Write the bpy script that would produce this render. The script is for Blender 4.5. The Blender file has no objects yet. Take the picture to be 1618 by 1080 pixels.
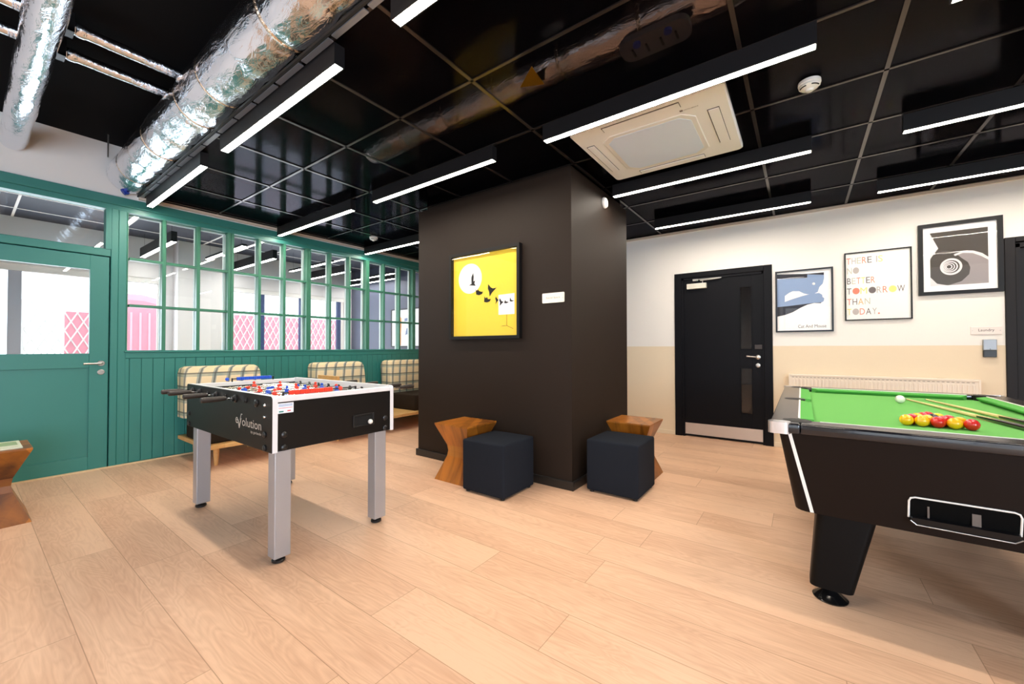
import bpy, bmesh, math, random
from mathutils import Vector, Matrix
random.seed(7)
SC = bpy.context.scene
COL = SC.collection
PI = math.pi

# ---------------------------------------------------------------- camera
F_PX, YAW, PITCH, ROLL, EYE = 631.5, 0.6271, 0.0146, -0.0015, 1.17
def cam_axes():
    cy, sy = math.cos(YAW), math.sin(YAW)
    fw = Vector((-sy*math.cos(PITCH), cy*math.cos(PITCH), math.sin(PITCH)))
    r0 = Vector((cy, sy, 0)); u0 = r0.cross(fw)
    return (r0*math.cos(ROLL)+u0*math.sin(ROLL), -r0*math.sin(ROLL)+u0*math.cos(ROLL), fw)
cam = bpy.data.cameras.new('camera')
cam.sensor_fit = 'HORIZONTAL'; cam.sensor_width = 36.0; cam.lens = 36.0*F_PX/1618.0
cam.clip_start = 0.02; cam.clip_end = 200
camo = bpy.data.objects.new('camera', cam); COL.objects.link(camo)
rt, up, fw = cam_axes()
camo.matrix_world = Matrix(((rt.x, up.x, -fw.x, 0), (rt.y, up.y, -fw.y, 0), (rt.z, up.z, -fw.z, EYE), (0, 0, 0, 1)))
SC.camera = camo

# ---------------------------------------------------------------- world, exposure, large lights
LAMP_POWER = 94.0
LAMP_COLOR = (1.0, 0.885, 0.75)
DAY_POWER = 110.0
SC.view_settings.view_transform = 'Standard'
SC.view_settings.look = 'None'
SC.view_settings.exposure = 0.0
SC.view_settings.gamma = 1.0
SC.view_settings.use_curve_mapping = False
try:
    SC.cycles.max_bounces = 10; SC.cycles.diffuse_bounces = 5; SC.cycles.glossy_bounces = 5
    SC.cycles.transparent_max_bounces = 16; SC.cycles.transmission_bounces = 6
    SC.cycles.sample_clamp_indirect = 6.0
    SC.cycles.caustics_reflective = False; SC.cycles.caustics_refractive = False
    SC.cycles.use_denoising = True
except Exception:
    pass
wd = bpy.data.worlds.new('sky'); SC.world = wd; wd.use_nodes = True
wd.node_tree.nodes['Background'].inputs[0].default_value = (0.86, 0.93, 1.0, 1)
wd.node_tree.nodes['Background'].inputs[1].default_value = 3.0
def day_light(name, loc, rot, sx, sy, power, color=(0.80, 0.90, 1.0)):
    l = bpy.data.lights.new(name, 'AREA'); l.shape = 'RECTANGLE'; l.size = sx; l.size_y = sy
    l.energy = power; l.color = color
    o = bpy.data.objects.new(name, l); COL.objects.link(o); o.location = loc; o.rotation_euler = rot
    return o
# area lights added as daylight fill at the windows of the wall behind the viewpoint and of the room beyond the glazed partition
day_light('window_daylight', (-2.9, -3.16, 1.45), (PI/2, 0, PI), 2.3, 1.9, DAY_POWER)
day_light('window_daylight', (0.7, -3.16, 1.45), (PI/2, 0, PI), 2.3, 1.9, DAY_POWER)
day_light('window_daylight', (3.96, -1.7, 1.5), (PI/2, 0, PI/2), 2.0, 1.8, DAY_POWER*2.4, (0.66, 0.82, 1.0))  # fill from an added east window, brightens and cools the green wall
day_light('window_daylight', (-7.92, 3.7, 1.3), (PI/2, 0, -PI/2), 2.1, 1.8, DAY_POWER*0.5)
day_light('window_daylight', (-7.92, 0.9, 1.3), (PI/2, 0, -PI/2), 1.7, 1.8, DAY_POWER*0.5)

# ---------------------------------------------------------------- materials
def s2l(c):
    return tuple((v/12.92 if v <= 0.04045 else ((v+0.055)/1.055)**2.4) for v in (x/255.0 for x in c))
MATS = {}
def bsdf(m):
    return m.node_tree.nodes['Principled BSDF']
def mat(name, rgb, rough=0.5, metal=0.0, spec=0.5, bump=0.0, bscale=200.0, var=0.0, vscale=8.0, stretch=None, lin=False, coat=0.0):
    if name in MATS: return MATS[name]
    m = bpy.data.materials.new(name); m.use_nodes = True; MATS[name] = m
    nt = m.node_tree; b = bsdf(m)
    c = (*(rgb if lin else s2l(rgb)), 1)
    b.inputs['Base Color'].default_value = c
    b.inputs['Roughness'].default_value = rough
    b.inputs['Metallic'].default_value = metal
    b.inputs['Specular IOR Level'].default_value = spec
    if coat: b.inputs['Coat Weight'].default_value = coat; b.inputs['Coat Roughness'].default_value = 0.05
    tc = nt.nodes.new('ShaderNodeTexCoord')
    vec = tc.outputs['Object']
    if stretch:
        mp = nt.nodes.new('ShaderNodeMapping'); mp.inputs['Scale'].default_value = stretch
        nt.links.new(vec, mp.inputs['Vector']); vec = mp.outputs['Vector']
    n = nt.nodes.new('ShaderNodeTexNoise'); n.inputs['Scale'].default_value = vscale; n.inputs['Detail'].default_value = 4
    nt.links.new(vec, n.inputs['Vector'])
    if var:
        mx = nt.nodes.new('ShaderNodeMix'); mx.data_type = 'RGBA'
        mx.inputs['A'].default_value = tuple(max(0, v*(1-var)) for v in c[:3])+(1,)
        mx.inputs['B'].default_value = tuple(min(1, v*(1+var)) for v in c[:3])+(1,)
        nt.links.new(n.outputs['Fac'], mx.inputs['Factor']); nt.links.new(mx.outputs['Result'], b.inputs['Base Color'])
    if bump:
        n2 = nt.nodes.new('ShaderNodeTexNoise'); n2.inputs['Scale'].default_value = bscale; n2.inputs['Detail'].default_value = 3
        nt.links.new(vec, n2.inputs['Vector'])
        bp = nt.nodes.new('ShaderNodeBump'); bp.inputs['Strength'].default_value = bump; bp.inputs['Distance'].default_value = 0.01
        nt.links.new(n2.outputs['Fac'], bp.inputs['Height']); nt.links.new(bp.outputs['Normal'], b.inputs['Normal'])
    return m
def emit(name, rgb, strength):
    if name in MATS: return MATS[name]
    m = bpy.data.materials.new(name); m.use_nodes = True; MATS[name] = m
    b = bsdf(m)
    b.inputs['Base Color'].default_value = (0.8, 0.8, 0.8, 1)
    b.inputs['Emission Color'].default_value = (*rgb, 1); b.inputs['Emission Strength'].default_value = strength
    return m
def two_sided_ior(nt, fr, ior):
    g = nt.nodes.new('ShaderNodeNewGeometry'); m = nt.nodes.new('ShaderNodeMath'); m.operation = 'MULTIPLY_ADD'
    m.inputs[1].default_value = 1.0/ior-ior; m.inputs[2].default_value = ior
    nt.links.new(g.outputs['Backfacing'], m.inputs[0]); nt.links.new(m.outputs[0], fr.inputs['IOR'])
def glassy(name, tint, f0_ior=1.5, rough=0.0, boost=1.0):
    """thin see-through sheet: clear (tinted) transmission plus a fresnel reflection"""
    m = bpy.data.materials.new(name); m.use_nodes = True; MATS[name] = m
    nt = m.node_tree; nt.nodes.remove(bsdf(m))
    t = nt.nodes.new('ShaderNodeBsdfTransparent'); t.inputs['Color'].default_value = (*tint, 1)
    g = nt.nodes.new('ShaderNodeBsdfGlossy'); g.inputs['Roughness'].default_value = rough
    fr = nt.nodes.new('ShaderNodeFresnel'); two_sided_ior(nt, fr, f0_ior)
    ml = nt.nodes.new('ShaderNodeMath'); ml.operation = 'MULTIPLY'; ml.inputs[1].default_value = boost; ml.use_clamp = True
    mx = nt.nodes.new('ShaderNodeMixShader')
    nt.links.new(fr.outputs[0], ml.inputs[0]); nt.links.new(ml.outputs[0], mx.inputs[0])
    nt.links.new(t.outputs[0], mx.inputs[1]); nt.links.new(g.outputs[0], mx.inputs[2])
    nt.links.new(mx.outputs[0], nt.nodes['Material Output'].inputs['Surface'])
    return m

def N(nt, kind, **kw):
    n = nt.nodes.new(kind)
    for k, v in kw.items(): setattr(n, k, v)
    return n
def math_(nt, op, a, b=None, c=None):
    n = nt.nodes.new('ShaderNodeMath'); n.operation = op
    for i, v in enumerate((a, b, c)):
        if v is None: continue
        if isinstance(v, (int, float)): n.inputs[i].default_value = v
        else: nt.links.new(v, n.inputs[i])
    return n.outputs[0]
def mixc(nt, f, a, b, mode='MIX'):
    n = nt.nodes.new('ShaderNodeMix'); n.data_type = 'RGBA'; n.blend_type = mode
    for k, v in (('Factor', f), ('A', a), ('B', b)):
        if isinstance(v, (int, float)): n.inputs[k].default_value = v
        elif isinstance(v, tuple): n.inputs[k].default_value = (*v, 1)
        else: nt.links.new(v, n.inputs[k])
    return n.outputs['Result']

def floor_material():
    m = bpy.data.materials.new('oak_plank_vinyl'); m.use_nodes = True
    nt = m.node_tree; b = bsdf(m)
    tc = N(nt, 'ShaderNodeTexCoord'); sp = N(nt, 'ShaderNodeSeparateXYZ'); nt.links.new(tc.outputs['Object'], sp.inputs[0])
    W_, L_ = 0.2575, 1.53
    yr = math_(nt, 'DIVIDE', math_(nt, 'SUBTRACT', sp.outputs['Y'], 0.035), W_)
    row = math_(nt, 'FLOOR', yr); fy = math_(nt, 'SUBTRACT', yr, row)
    wn = N(nt, 'ShaderNodeTexWhiteNoise', noise_dimensions='1D'); nt.links.new(row, wn.inputs['W'])
    xr = math_(nt, 'DIVIDE', math_(nt, 'ADD', sp.outputs['X'], math_(nt, 'MULTIPLY', wn.outputs['Value'], L_)), L_)
    ci = math_(nt, 'FLOOR', xr); fx = math_(nt, 'SUBTRACT', xr, ci)
    pid = math_(nt, 'ADD', math_(nt, 'MULTIPLY', row, 17.13), math_(nt, 'MULTIPLY', ci, 5.71))
    wn2 = N(nt, 'ShaderNodeTexWhiteNoise', noise_dimensions='1D'); nt.links.new(pid, wn2.inputs['W'])
    # grain: long along x, shifted per plank
    cv = N(nt, 'ShaderNodeCombineXYZ')
    nt.links.new(math_(nt, 'ADD', math_(nt, 'MULTIPLY', sp.outputs['X'], 1.0), math_(nt, 'MULTIPLY', wn2.outputs['Value'], 37.0)), cv.inputs[0])
    nt.links.new(math_(nt, 'MULTIPLY', sp.outputs['Y'], 5.5), cv.inputs[1]); nt.links.new(pid, cv.inputs[2])
    no = N(nt, 'ShaderNodeTexNoise'); no.inputs['Scale'].default_value = 1.7; no.inputs['Detail'].default_value = 2; no.inputs['Distortion'].default_value = 0.6
    nt.links.new(cv.outputs[0], no.inputs['Vector'])
    rings = math_(nt, 'FRACT', math_(nt, 'MULTIPLY', no.outputs['Fac'], 13.0))
    rg = math_(nt, 'ABSOLUTE', math_(nt, 'SUBTRACT', rings, 0.5))       # 0..0.5
    cv2 = N(nt, 'ShaderNodeCombineXYZ')
    nt.links.new(math_(nt, 'MULTIPLY', sp.outputs['X'], 4.0), cv2.inputs[0]); nt.links.new(math_(nt, 'MULTIPLY', sp.outputs['Y'], 90.0), cv2.inputs[1]); nt.links.new(pid, cv2.inputs[2])
    fi = N(nt, 'ShaderNodeTexNoise'); fi.inputs['Scale'].default_value = 1.0; fi.inputs['Detail'].default_value = 3; nt.links.new(cv2.outputs[0], fi.inputs['Vector'])
    bl = N(nt, 'ShaderNodeTexNoise'); bl.inputs['Scale'].default_value = 0.9; bl.inputs['Detail'].default_value = 1; nt.links.new(cv.outputs[0], bl.inputs['Vector'])
    light, dark = s2l((230, 190, 158)), s2l((184, 134, 104))
    f = math_(nt, 'MULTIPLY', rg, 0.45)
    f = math_(nt, 'ADD', f, math_(nt, 'MULTIPLY', math_(nt, 'SUBTRACT', fi.outputs['Fac'], 0.38), 0.62))
    f = math_(nt, 'ADD', f, math_(nt, 'MULTIPLY', math_(nt, 'SUBTRACT', wn2.outputs['Value'], 0.5), 0.30))
    f = math_(nt, 'ADD', f, math_(nt, 'MULTIPLY', math_(nt, 'SUBTRACT', bl.outputs['Fac'], 0.5), 0.8))
    n = N(nt, 'ShaderNodeClamp'); nt.links.new(f, n.inputs[0])
    col = mixc(nt, n.outputs[0], light, dark)
    ey = math_(nt, 'MULTIPLY', math_(nt, 'MINIMUM', fy, math_(nt, 'SUBTRACT', 1.0, fy)), W_)
    ex = math_(nt, 'MULTIPLY', math_(nt, 'MINIMUM', fx, math_(nt, 'SUBTRACT', 1.0, fx)), L_)
    seam = math_(nt, 'LESS_THAN', math_(nt, 'MINIMUM', ex, ey), 0.0016)
    col = mixc(nt, math_(nt, 'MULTIPLY', seam, 0.55), col, s2l((140, 92, 58)))
    nt.links.new(col, b.inputs['Base Color'])
    b.inputs['Roughness'].default_value = 0.42; b.inputs['Specular IOR Level'].default_value = 0.35
    bp = N(nt, 'ShaderNodeBump'); bp.inputs['Strength'].default_value = 0.08; bp.inputs['Distance'].default_value = 0.002
    nt.links.new(fi.outputs['Fac'], bp.inputs['Height']); nt.links.new(bp.outputs['Normal'], b.inputs['Normal'])
    return m

def two_tone_material():
    m = bpy.data.materials.new('two_tone_wall_paint'); m.use_nodes = True
    nt = m.node_tree; b = bsdf(m)
    g = N(nt, 'ShaderNodeNewGeometry'); sp = N(nt, 'ShaderNodeSeparateXYZ'); nt.links.new(g.outputs['Position'], sp.inputs[0])
    st = math_(nt, 'GREATER_THAN', sp.outputs['Z'], 1.187)
    nt.links.new(mixc(nt, st, s2l((233, 216, 188)), s2l((240, 236, 230))), b.inputs['Base Color'])
    b.inputs['Roughness'].default_value = 0.75
    return m

def foil_material(name, tint, dark=False):
    m = bpy.data.materials.new(name); m.use_nodes = True
    nt = m.node_tree; b = bsdf(m)
    b.inputs['Metallic'].default_value = 1.0; b.inputs['Base Color'].default_value = (*tint, 1); b.inputs['Roughness'].default_value = 0.16
    tc = N(nt, 'ShaderNodeTexCoord')
    mp = N(nt, 'ShaderNodeMapping'); mp.inputs['Scale'].default_value = (0.45, 1.3, 1.3); nt.links.new(tc.outputs['Object'], mp.inputs[0])
    n1 = N(nt, 'ShaderNodeTexNoise'); n1.inputs['Scale'].default_value = 17; n1.inputs['Detail'].default_value = 3; n1.inputs['Roughness'].default_value = 0.65; n1.inputs['Distortion'].default_value = 1.2
    n2 = N(nt, 'ShaderNodeTexNoise'); n2.inputs['Scale'].default_value = 5; n2.inputs['Detail'].default_value = 3
    nt.links.new(mp.outputs[0], n1.inputs['Vector']); nt.links.new(mp.outputs[0], n2.inputs['Vector'])
    h = math_(nt, 'ADD', math_(nt, 'MULTIPLY', n1.outputs['Fac'], 0.22), n2.outputs['Fac'])
    bp = N(nt, 'ShaderNodeBump'); bp.inputs['Strength'].default_value = 0.75; bp.inputs['Distance'].default_value = 0.03
    nt.links.new(h, bp.inputs['Height']); nt.links.new(bp.outputs['Normal'], b.inputs['Normal'])
    return m

def plaid_material():
    m = bpy.data.materials.new('cream_plaid_wool'); m.use_nodes = True
    nt = m.node_tree; b = bsdf(m)
    tc = N(nt, 'ShaderNodeTexCoord'); sp = N(nt, 'ShaderNodeSeparateXYZ'); nt.links.new(tc.outputs['Object'], sp.inputs[0])
    no = N(nt, 'ShaderNodeTexNoise'); no.inputs['Scale'].default_value = 7; nt.links.new(tc.outputs['Object'], no.inputs['Vector'])
    col = s2l((226, 208, 170))
    def band(axis, period, off, c0, c1):
        t = math_(nt, 'FRACT', math_(nt, 'DIVIDE', math_(nt, 'ADD', axis, off), period))
        a = math_(nt, 'GREATER_THAN', t, c0); d = math_(nt, 'LESS_THAN', t, c1)
        return math_(nt, 'MULTIPLY', a, d)
    u = math_(nt, 'ADD', sp.outputs['Y'], sp.outputs['X']); v = sp.outputs['Z']
    c = mixc(nt, math_(nt, 'MULTIPLY', band(u, 0.135, 0.02, 0.70, 1.0), math_(nt, 'MULTIPLY', no.outputs['Fac'], 1.2)), col, s2l((120, 142, 150)))
    c = mixc(nt, math_(nt, 'MULTIPLY', band(v, 0.135, 0.03, 0.66, 0.96), math_(nt, 'MULTIPLY', no.outputs['Fac'], 1.2)), c, s2l((128, 146, 140)))
    c = mixc(nt, math_(nt, 'MULTIPLY', band(u, 0.135, 0.02, 0.82, 0.94), 0.7), c, s2l((82, 84, 84)))
    c = mixc(nt, math_(nt, 'MULTIPLY', band(v, 0.135, 0.03, 0.86, 0.97), 0.7), c, s2l((88, 86, 78)))
    nt.links.new(c, b.inputs['Base Color']); b.inputs['Roughness'].default_value = 0.9; b.inputs['Specular IOR Level'].default_value = 0.15
    return m

def wood_material(name, ca, cb, axis=(9, 3, 1.3), scale=1.6, rough=0.3):
    m = bpy.data.materials.new(name); m.use_nodes = True
    nt = m.node_tree; b = bsdf(m)
    tc = N(nt, 'ShaderNodeTexCoord'); mp = N(nt, 'ShaderNodeMapping'); mp.inputs['Scale'].default_value = axis
    nt.links.new(tc.outputs['Object'], mp.inputs[0])
    n = N(nt, 'ShaderNodeTexNoise'); n.inputs['Scale'].default_value = scale; n.inputs['Detail'].default_value = 5; n.inputs['Distortion'].default_value = 0.8
    nt.links.new(mp.outputs[0], n.inputs['Vector'])
    sp = N(nt, 'ShaderNodeSeparateXYZ'); nt.links.new(tc.outputs['Object'], sp.inputs[0])
    stv = math_(nt, 'FLOOR', math_(nt, 'DIVIDE', math_(nt, 'ADD', sp.outputs['X'], math_(nt, 'MULTIPLY', sp.outputs['Y'], 0.6)), 0.075))
    wn = N(nt, 'ShaderNodeTexWhiteNoise', noise_dimensions='1D'); nt.links.new(stv, wn.inputs['W'])
    f = math_(nt, 'ADD', math_(nt, 'SUBTRACT', math_(nt, 'MULTIPLY', n.outputs['Fac'], 1.5), 0.3), math_(nt, 'MULTIPLY', math_(nt, 'SUBTRACT', wn.outputs['Value'], 0.5), 0.55))
    cl = N(nt, 'ShaderNodeClamp'); nt.links.new(f, cl.inputs[0])
    nt.links.new(mixc(nt, cl.outputs[0], s2l(ca), s2l(cb)), b.inputs['Base Color'])
    b.inputs['Roughness'].default_value = rough
    return m

def tile_material():
    m = bpy.data.materials.new('smoked_gloss_ceiling_tile'); m.use_nodes = True
    nt = m.node_tree; nt.nodes.remove(bsdf(m))
    t = N(nt, 'ShaderNodeBsdfTransparent'); t.inputs['Color'].default_value = (0.72, 0.68, 0.66, 1)
    d = N(nt, 'ShaderNodeBsdfDiffuse'); d.inputs['Color'].default_value = (0.012, 0.012, 0.016, 1)
    g = N(nt, 'ShaderNodeBsdfGlossy'); g.inputs['Roughness'].default_value = 0.09; g.inputs['Color'].default_value = (0.13, 0.13, 0.15, 1)
    fr = N(nt, 'ShaderNodeFresnel'); two_sided_ior(nt, fr, 1.4)
    m1 = N(nt, 'ShaderNodeMixShader'); m1.inputs[0].default_value = 0.1
    nt.links.new(t.outputs[0], m1.inputs[1]); nt.links.new(d.outputs[0], m1.inputs[2])
    m2 = N(nt, 'ShaderNodeMixShader'); nt.links.new(fr.outputs[0], m2.inputs[0])
    nt.links.new(m1.outputs[0], m2.inputs[1]); nt.links.new(g.outputs[0], m2.inputs[2])
    nt.links.new(m2.outputs[0], nt.nodes['Material Output'].inputs['Surface'])
    return m

M_FLOOR = floor_material(); M_WALL2 = two_tone_material(); M_PLAID = plaid_material()
M_FOIL = foil_material('crinkled_foil', (0.86, 0.89, 0.95)); M_TILE = tile_material()
M_GLASS = glassy('window_glass', (0.96, 0.98, 0.98)); M_PGLASS = glassy('picture_glass', (1, 1, 1), 1.45, 0.0, 0.45)
M_DGLASS = glassy('door_glass', (0.4, 0.42, 0.46), 1.5, 0.0, 1.3)
M_WOOD = wood_material('acacia_block_wood', (184, 112, 36), (70, 34, 10))
M_OAK = wood_material('light_oak', (222, 178, 116), (196, 146, 84), (14, 1.5, 14), 1.2, 0.4)
M_WHITE = mat('white_wall_paint', (236, 234, 232), 0.8)
M_BLACKCEIL = mat('matt_black_soffit', (16, 16, 19), 0.9, spec=0.1)
M_GREEN = mat('green_joinery_paint', (50, 124, 116), 0.42, var=0.04, vscale=3)
M_COLUMN = mat('black_brown_paint', (34, 24, 17), 0.6, spec=0.25)
M_DOOR = mat('black_door_laminate', (11, 12, 18), 0.5, spec=0.16, bump=0.15, bscale=300, stretch=(1, 1, 0.2))
M_FRAMEBLK = mat('black_frame_paint', (13, 12, 13), 0.45, spec=0.3)
M_GRID = mat('ceiling_grid_bar', (74, 67, 63), 0.24, 0.75)
M_LAMPBODY = mat('lamp_housing_black', (20, 19, 21), 0.5, spec=0.3)
M_LAMP = emit('lamp_diffuser', LAMP_COLOR, LAMP_POWER)
M_WHITEPL = mat('white_plastic', (238, 236, 230), 0.4)
M_ACPL = mat('ac_white_plastic', (250, 248, 246), 0.45)
M_ACGRILLE = mat('ac_filter_grille', (226, 238, 255), 0.6, bump=0.3, bscale=500)
M_STEEL = mat('satin_steel', (196, 194, 190), 0.3, 1.0)
M_CHROME = mat('chrome', (235, 235, 235), 0.06, 1.0)
M_ALU = mat('brushed_aluminium', (170, 170, 174), 0.42, 0.45)
M_BLK = mat('black_laminate', (13, 12, 10), 0.42, spec=0.3)
M_BLKPL = mat('black_plastic', (18, 18, 19), 0.35)
M_SILVERW = mat('silver_white_edge', (226, 225, 228), 0.35)
M_RED = mat('red_plastic', (226, 62, 40), 0.4); M_BLUE = mat('blue_plastic', (30, 84, 208), 0.4)
M_PITCH = mat('pale_pitch', (206, 216, 186), 0.4, var=0.08, vscale=12)
M_POUF = mat('charcoal_navy_fabric', (32, 36, 44), 0.92, spec=0.12, bump=0.5, bscale=600)
M_SEAT = mat('dark_brown_upholstery', (44, 35, 27), 0.9, spec=0.15, bump=0.3, bscale=500)
M_BAIZE = mat('green_baize', (112, 184, 98), 0.92, spec=0.1, bump=0.25, bscale=900)
M_POOLBODY = mat('pool_cabinet_black', (20, 12, 9), 0.5, spec=0.18)
M_POOLTOP = mat('pool_rail_laminate', (42, 36, 34), 0.25)
M_POOLEDGE = mat('pool_rail_edge', (20, 22, 28), 0.12, coat=0.5)
M_POCKET = mat('pocket_rubber', (12, 12, 12), 0.6)
M_STRIPE = mat('white_strip', (240, 240, 236), 0.4)
M_MOON = mat('print_white', (255, 254, 250), 0.6)

# ---------------------------------------------------------------- mesh helpers
ORG = {}
class MB:
    def __init__(s): s.bm = bmesh.new(); s.mi = 0
    def _f(s, vs):
        try:
            f = s.bm.faces.new(vs); f.material_index = s.mi; return f
        except ValueError: return None
    def box(s, x0, x1, y0, y1, z0, z1, bev=0.0, seg=2):
        vs = [s.bm.verts.new((x, y, z)) for x in (x0, x1) for y in (y0, y1) for z in (z0, z1)]
        fs = [s._f([vs[i] for i in q]) for q in ((0, 1, 3, 2), (4, 6, 7, 5), (0, 4, 5, 1), (2, 3, 7, 6), (0, 2, 6, 4), (1, 5, 7, 3))]
        if bev:
            es = list({e for f in fs for e in f.edges})
            bmesh.ops.bevel(s.bm, geom=es, offset=bev, segments=seg, affect='EDGES', profile=0.5, material=s.mi)
        return s
    def hull(s, bottom, top):
        """loft between two loops of equal length"""
        a = [s.bm.verts.new(p) for p in bottom]; b = [s.bm.verts.new(p) for p in top]; n = len(a)
        for i in range(n): s._f([a[i], a[(i+1) % n], b[(i+1) % n], b[i]])
        s._f(a[::-1]); s._f(b)
        return s
    def loft(s, loops, caps=True):
        R = [[s.bm.verts.new(p) for p in l] for l in loops]; n = len(R[0])
        for a, b in zip(R, R[1:]):
            for i in range(n): s._f([a[i], a[(i+1) % n], b[(i+1) % n], b[i]])
        if caps: s._f(R[0][::-1]); s._f(R[-1])
        return s
    def prism(s, pts, axis, a, b):
        def mk(p, c):
            return {'x': (c, p[0], p[1]), 'y': (p[0], c, p[1]), 'z': (p[0], p[1], c)}[axis]
        return s.hull([mk(p, a) for p in pts], [mk(p, b) for p in pts])
    def cyl(s, p0, p1, r0, r1=None, n=20):
        r1 = r0 if r1 is None else r1
        p0, p1 = Vector(p0), Vector(p1); d = (p1-p0).normalized()
        u = d.orthogonal().normalized(); v = d.cross(u)
        ring = lambda p, r: [tuple(p+(u*math.cos(2*PI*i/n)+v*math.sin(2*PI*i/n))*r) for i in range(n)]
        return s.hull(ring(p0, r0), ring(p1, r1))
    def lathe(s, prof, c, axis='z', n=28):
        loops = []
        for r, h in prof:
            l = []
            for i in range(n):
                a = 2*PI*i/n; p, q = math.cos(a)*r, math.sin(a)*r
                l.append({'z': (c[0]+p, c[1]+q, c[2]+h), 'x': (c[0]+h, c[1]+p, c[2]+q), 'y': (c[0]+q, c[1]+h, c[2]+p)}[axis])
            loops.append(l)
        return s.loft(loops)
    def sphere(s, c, r, n=20, sc=(1, 1, 1)):
        bmesh.ops.create_uvsphere(s.bm, u_segments=n, v_segments=n//2+2, radius=1, matrix=Matrix.Translation(c) @ Matrix.Diagonal((r*sc[0], r*sc[1], r*sc[2], 1)))
        return s
    def tube(s, pts, r, n=8):
        P = [Vector(p) for p in pts]; loops = []
        ref = None
        for i, p in enumerate(P):
            d = (P[min(i+1, len(P)-1)]-P[max(i-1, 0)]).normalized()
            u = d.orthogonal().normalized() if ref is None else (ref-d*ref.dot(d)).normalized()
            ref = u; v = d.cross(u)
            loops.append([tuple(p+(u*math.cos(2*PI*k/n)+v*math.sin(2*PI*k/n))*r) for k in range(n)])
        return s.loft(loops)
    def poly(s, pts):
        s._f([s.bm.verts.new(p) for p in pts]); return s
    def build(s, name, m, parent=None, smooth=False, origin=None):
        o_ = Vector(ORG[parent.name]) if parent else Vector(origin or (0, 0, 0))
        bmesh.ops.recalc_face_normals(s.bm, faces=s.bm.faces)
        if o_.length: bmesh.ops.translate(s.bm, verts=s.bm.verts, vec=-o_)
        me = bpy.data.meshes.new(name); s.bm.to_mesh(me); s.bm.free()
        for x in (m if isinstance(m, (list, tuple)) else [m]): me.materials.append(x)
        if smooth:
            me.polygons.foreach_set('use_smooth', [True]*len(me.polygons))
            try: me.set_sharp_from_angle(angle=math.radians(35))
            except Exception: pass
        o = bpy.data.objects.new(name, me); COL.objects.link(o)
        if parent: o.parent = parent
        else: o.location = o_
        ORG[o.name] = tuple(o_)
        return o
def tag(o, label, cat, group=None):
    o['label'] = label; o['category'] = cat
    if group: o['group'] = group
    return o
def thing(name, loc, label, cat, group=None):
    o = bpy.data.objects.new(name, None); COL.objects.link(o); o.location = loc; o.empty_display_size = 0.1
    ORG[o.name] = tuple(loc)
    return tag(o, label, cat, group)
def struct(o): o['kind'] = 'structure'; return o
def dup(root, loc, label=None, rz=None):
    def cp(o, par):
        c = o.copy(); COL.objects.link(c)
        if par: c.parent = par
        for ch in o.children: cp(ch, c)
        return c
    r = cp(root, None); r.location = loc; ORG[r.name] = tuple(loc)
    if rz is not None: r.rotation_euler = (0, 0, rz)
    if label: r['label'] = label
    return r
FT = {}
def text_polys(s, width=None, height=None, bold=0.0):
    """flat letter polygons of a string, normalised to the wanted size; returns list of polygons [(x,y)]"""
    cu = bpy.data.curves.new('t', 'FONT'); cu.body = s; cu.size = 1.0; cu.offset = bold; cu.resolution_u = 3; cu.fill_mode = 'FRONT'
    o = bpy.data.objects.new('t', cu); COL.objects.link(o)
    dg = bpy.context.evaluated_depsgraph_get(); me = bpy.data.meshes.new_from_object(o.evaluated_get(dg))
    vs = [(v.co.x, v.co.y) for v in me.vertices]; fs = [list(p.vertices) for p in me.polygons]
    bpy.data.objects.remove(o); bpy.data.curves.remove(cu); bpy.data.meshes.remove(me)
    if not vs: return []
    x0, x1 = min(v[0] for v in vs), max(v[0] for v in vs); y0, y1 = min(v[1] for v in vs), max(v[1] for v in vs)
    sx = width/(x1-x0) if width else None; sy = height/(y1-y0) if height else None
    sx = sx or sy; sy = sy or sx
    return [[((vs[i][0]-x0)*sx, (vs[i][1]-y0)*sy) for i in f] for f in fs]
def put_text(mb, s, f, width=None, height=None, bold=0.0):
    """f maps (u, v) on the sheet to a 3d point"""
    for p in text_polys(s, width, height, bold): mb.poly([f(u, v) for u, v in p])

# ================================================================ SETTING
XG, YD, ZC, ZU = -5.526, 5.66, 2.73, 3.195
YB, XR = -3.2, 4.0
struct(MB().box(-8.1, XR, YB, YD+1.45, -0.06, 0).build('floor', M_FLOOR))
struct(MB().box(-5.66, XR, YB, YD+0.1, ZU, ZU+0.06).build('ceiling', M_BLACKCEIL))
# door wall, with openings for the two doors
w = MB()
DX0, DX1, DZ = -1.372, -0.288, 2.147
LX0, LX1 = 1.535, 2.62
w.box(-5.526, DX0, YD, YD+0.12, 0, ZC); w.box(DX0, DX1, YD, YD+0.12, DZ, ZC); w.box(DX1, LX0, YD, YD+0.12, 0, ZC)
w.box(LX0, LX1, YD, YD+0.12, DZ, ZC); w.box(LX1, XR, YD, YD+0.12, 0, ZC)
struct(w.build('wall_right', M_WALL2))
struct(MB().box(-5.66, XR, YD, YD+0.12, ZC, ZU).build('wall_right_upper', M_BLACKCEIL))
for nm, a, b in (('baseboard_right', -5.5, DX0-0.012), ('baseboard_right', DX1+0.012, LX0-0.012)):
    struct(MB().box(a, b, YD-0.014, YD, 0, 0.055, 0.004).build(nm, mat('cream_skirting', (232, 218, 192), 0.6)))
# corridor closures behind the doors
cw = MB(); cw.box(-1.7, 3.1, YD+1.4, YD+1.45, 0, 2.7); cw.box(-1.75, -1.7, YD+0.12, YD+1.45, 0, 2.7); cw.box(3.1, 3.15, YD+0.12, YD+1.45, 0, 2.7); cw.box(-1.75, 3.15, YD+0.12, YD+1.45, 2.7, 2.75)
struct(cw.build('wall_corridor', mat('corridor_dark', (40, 40, 44), 0.8)))
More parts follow.
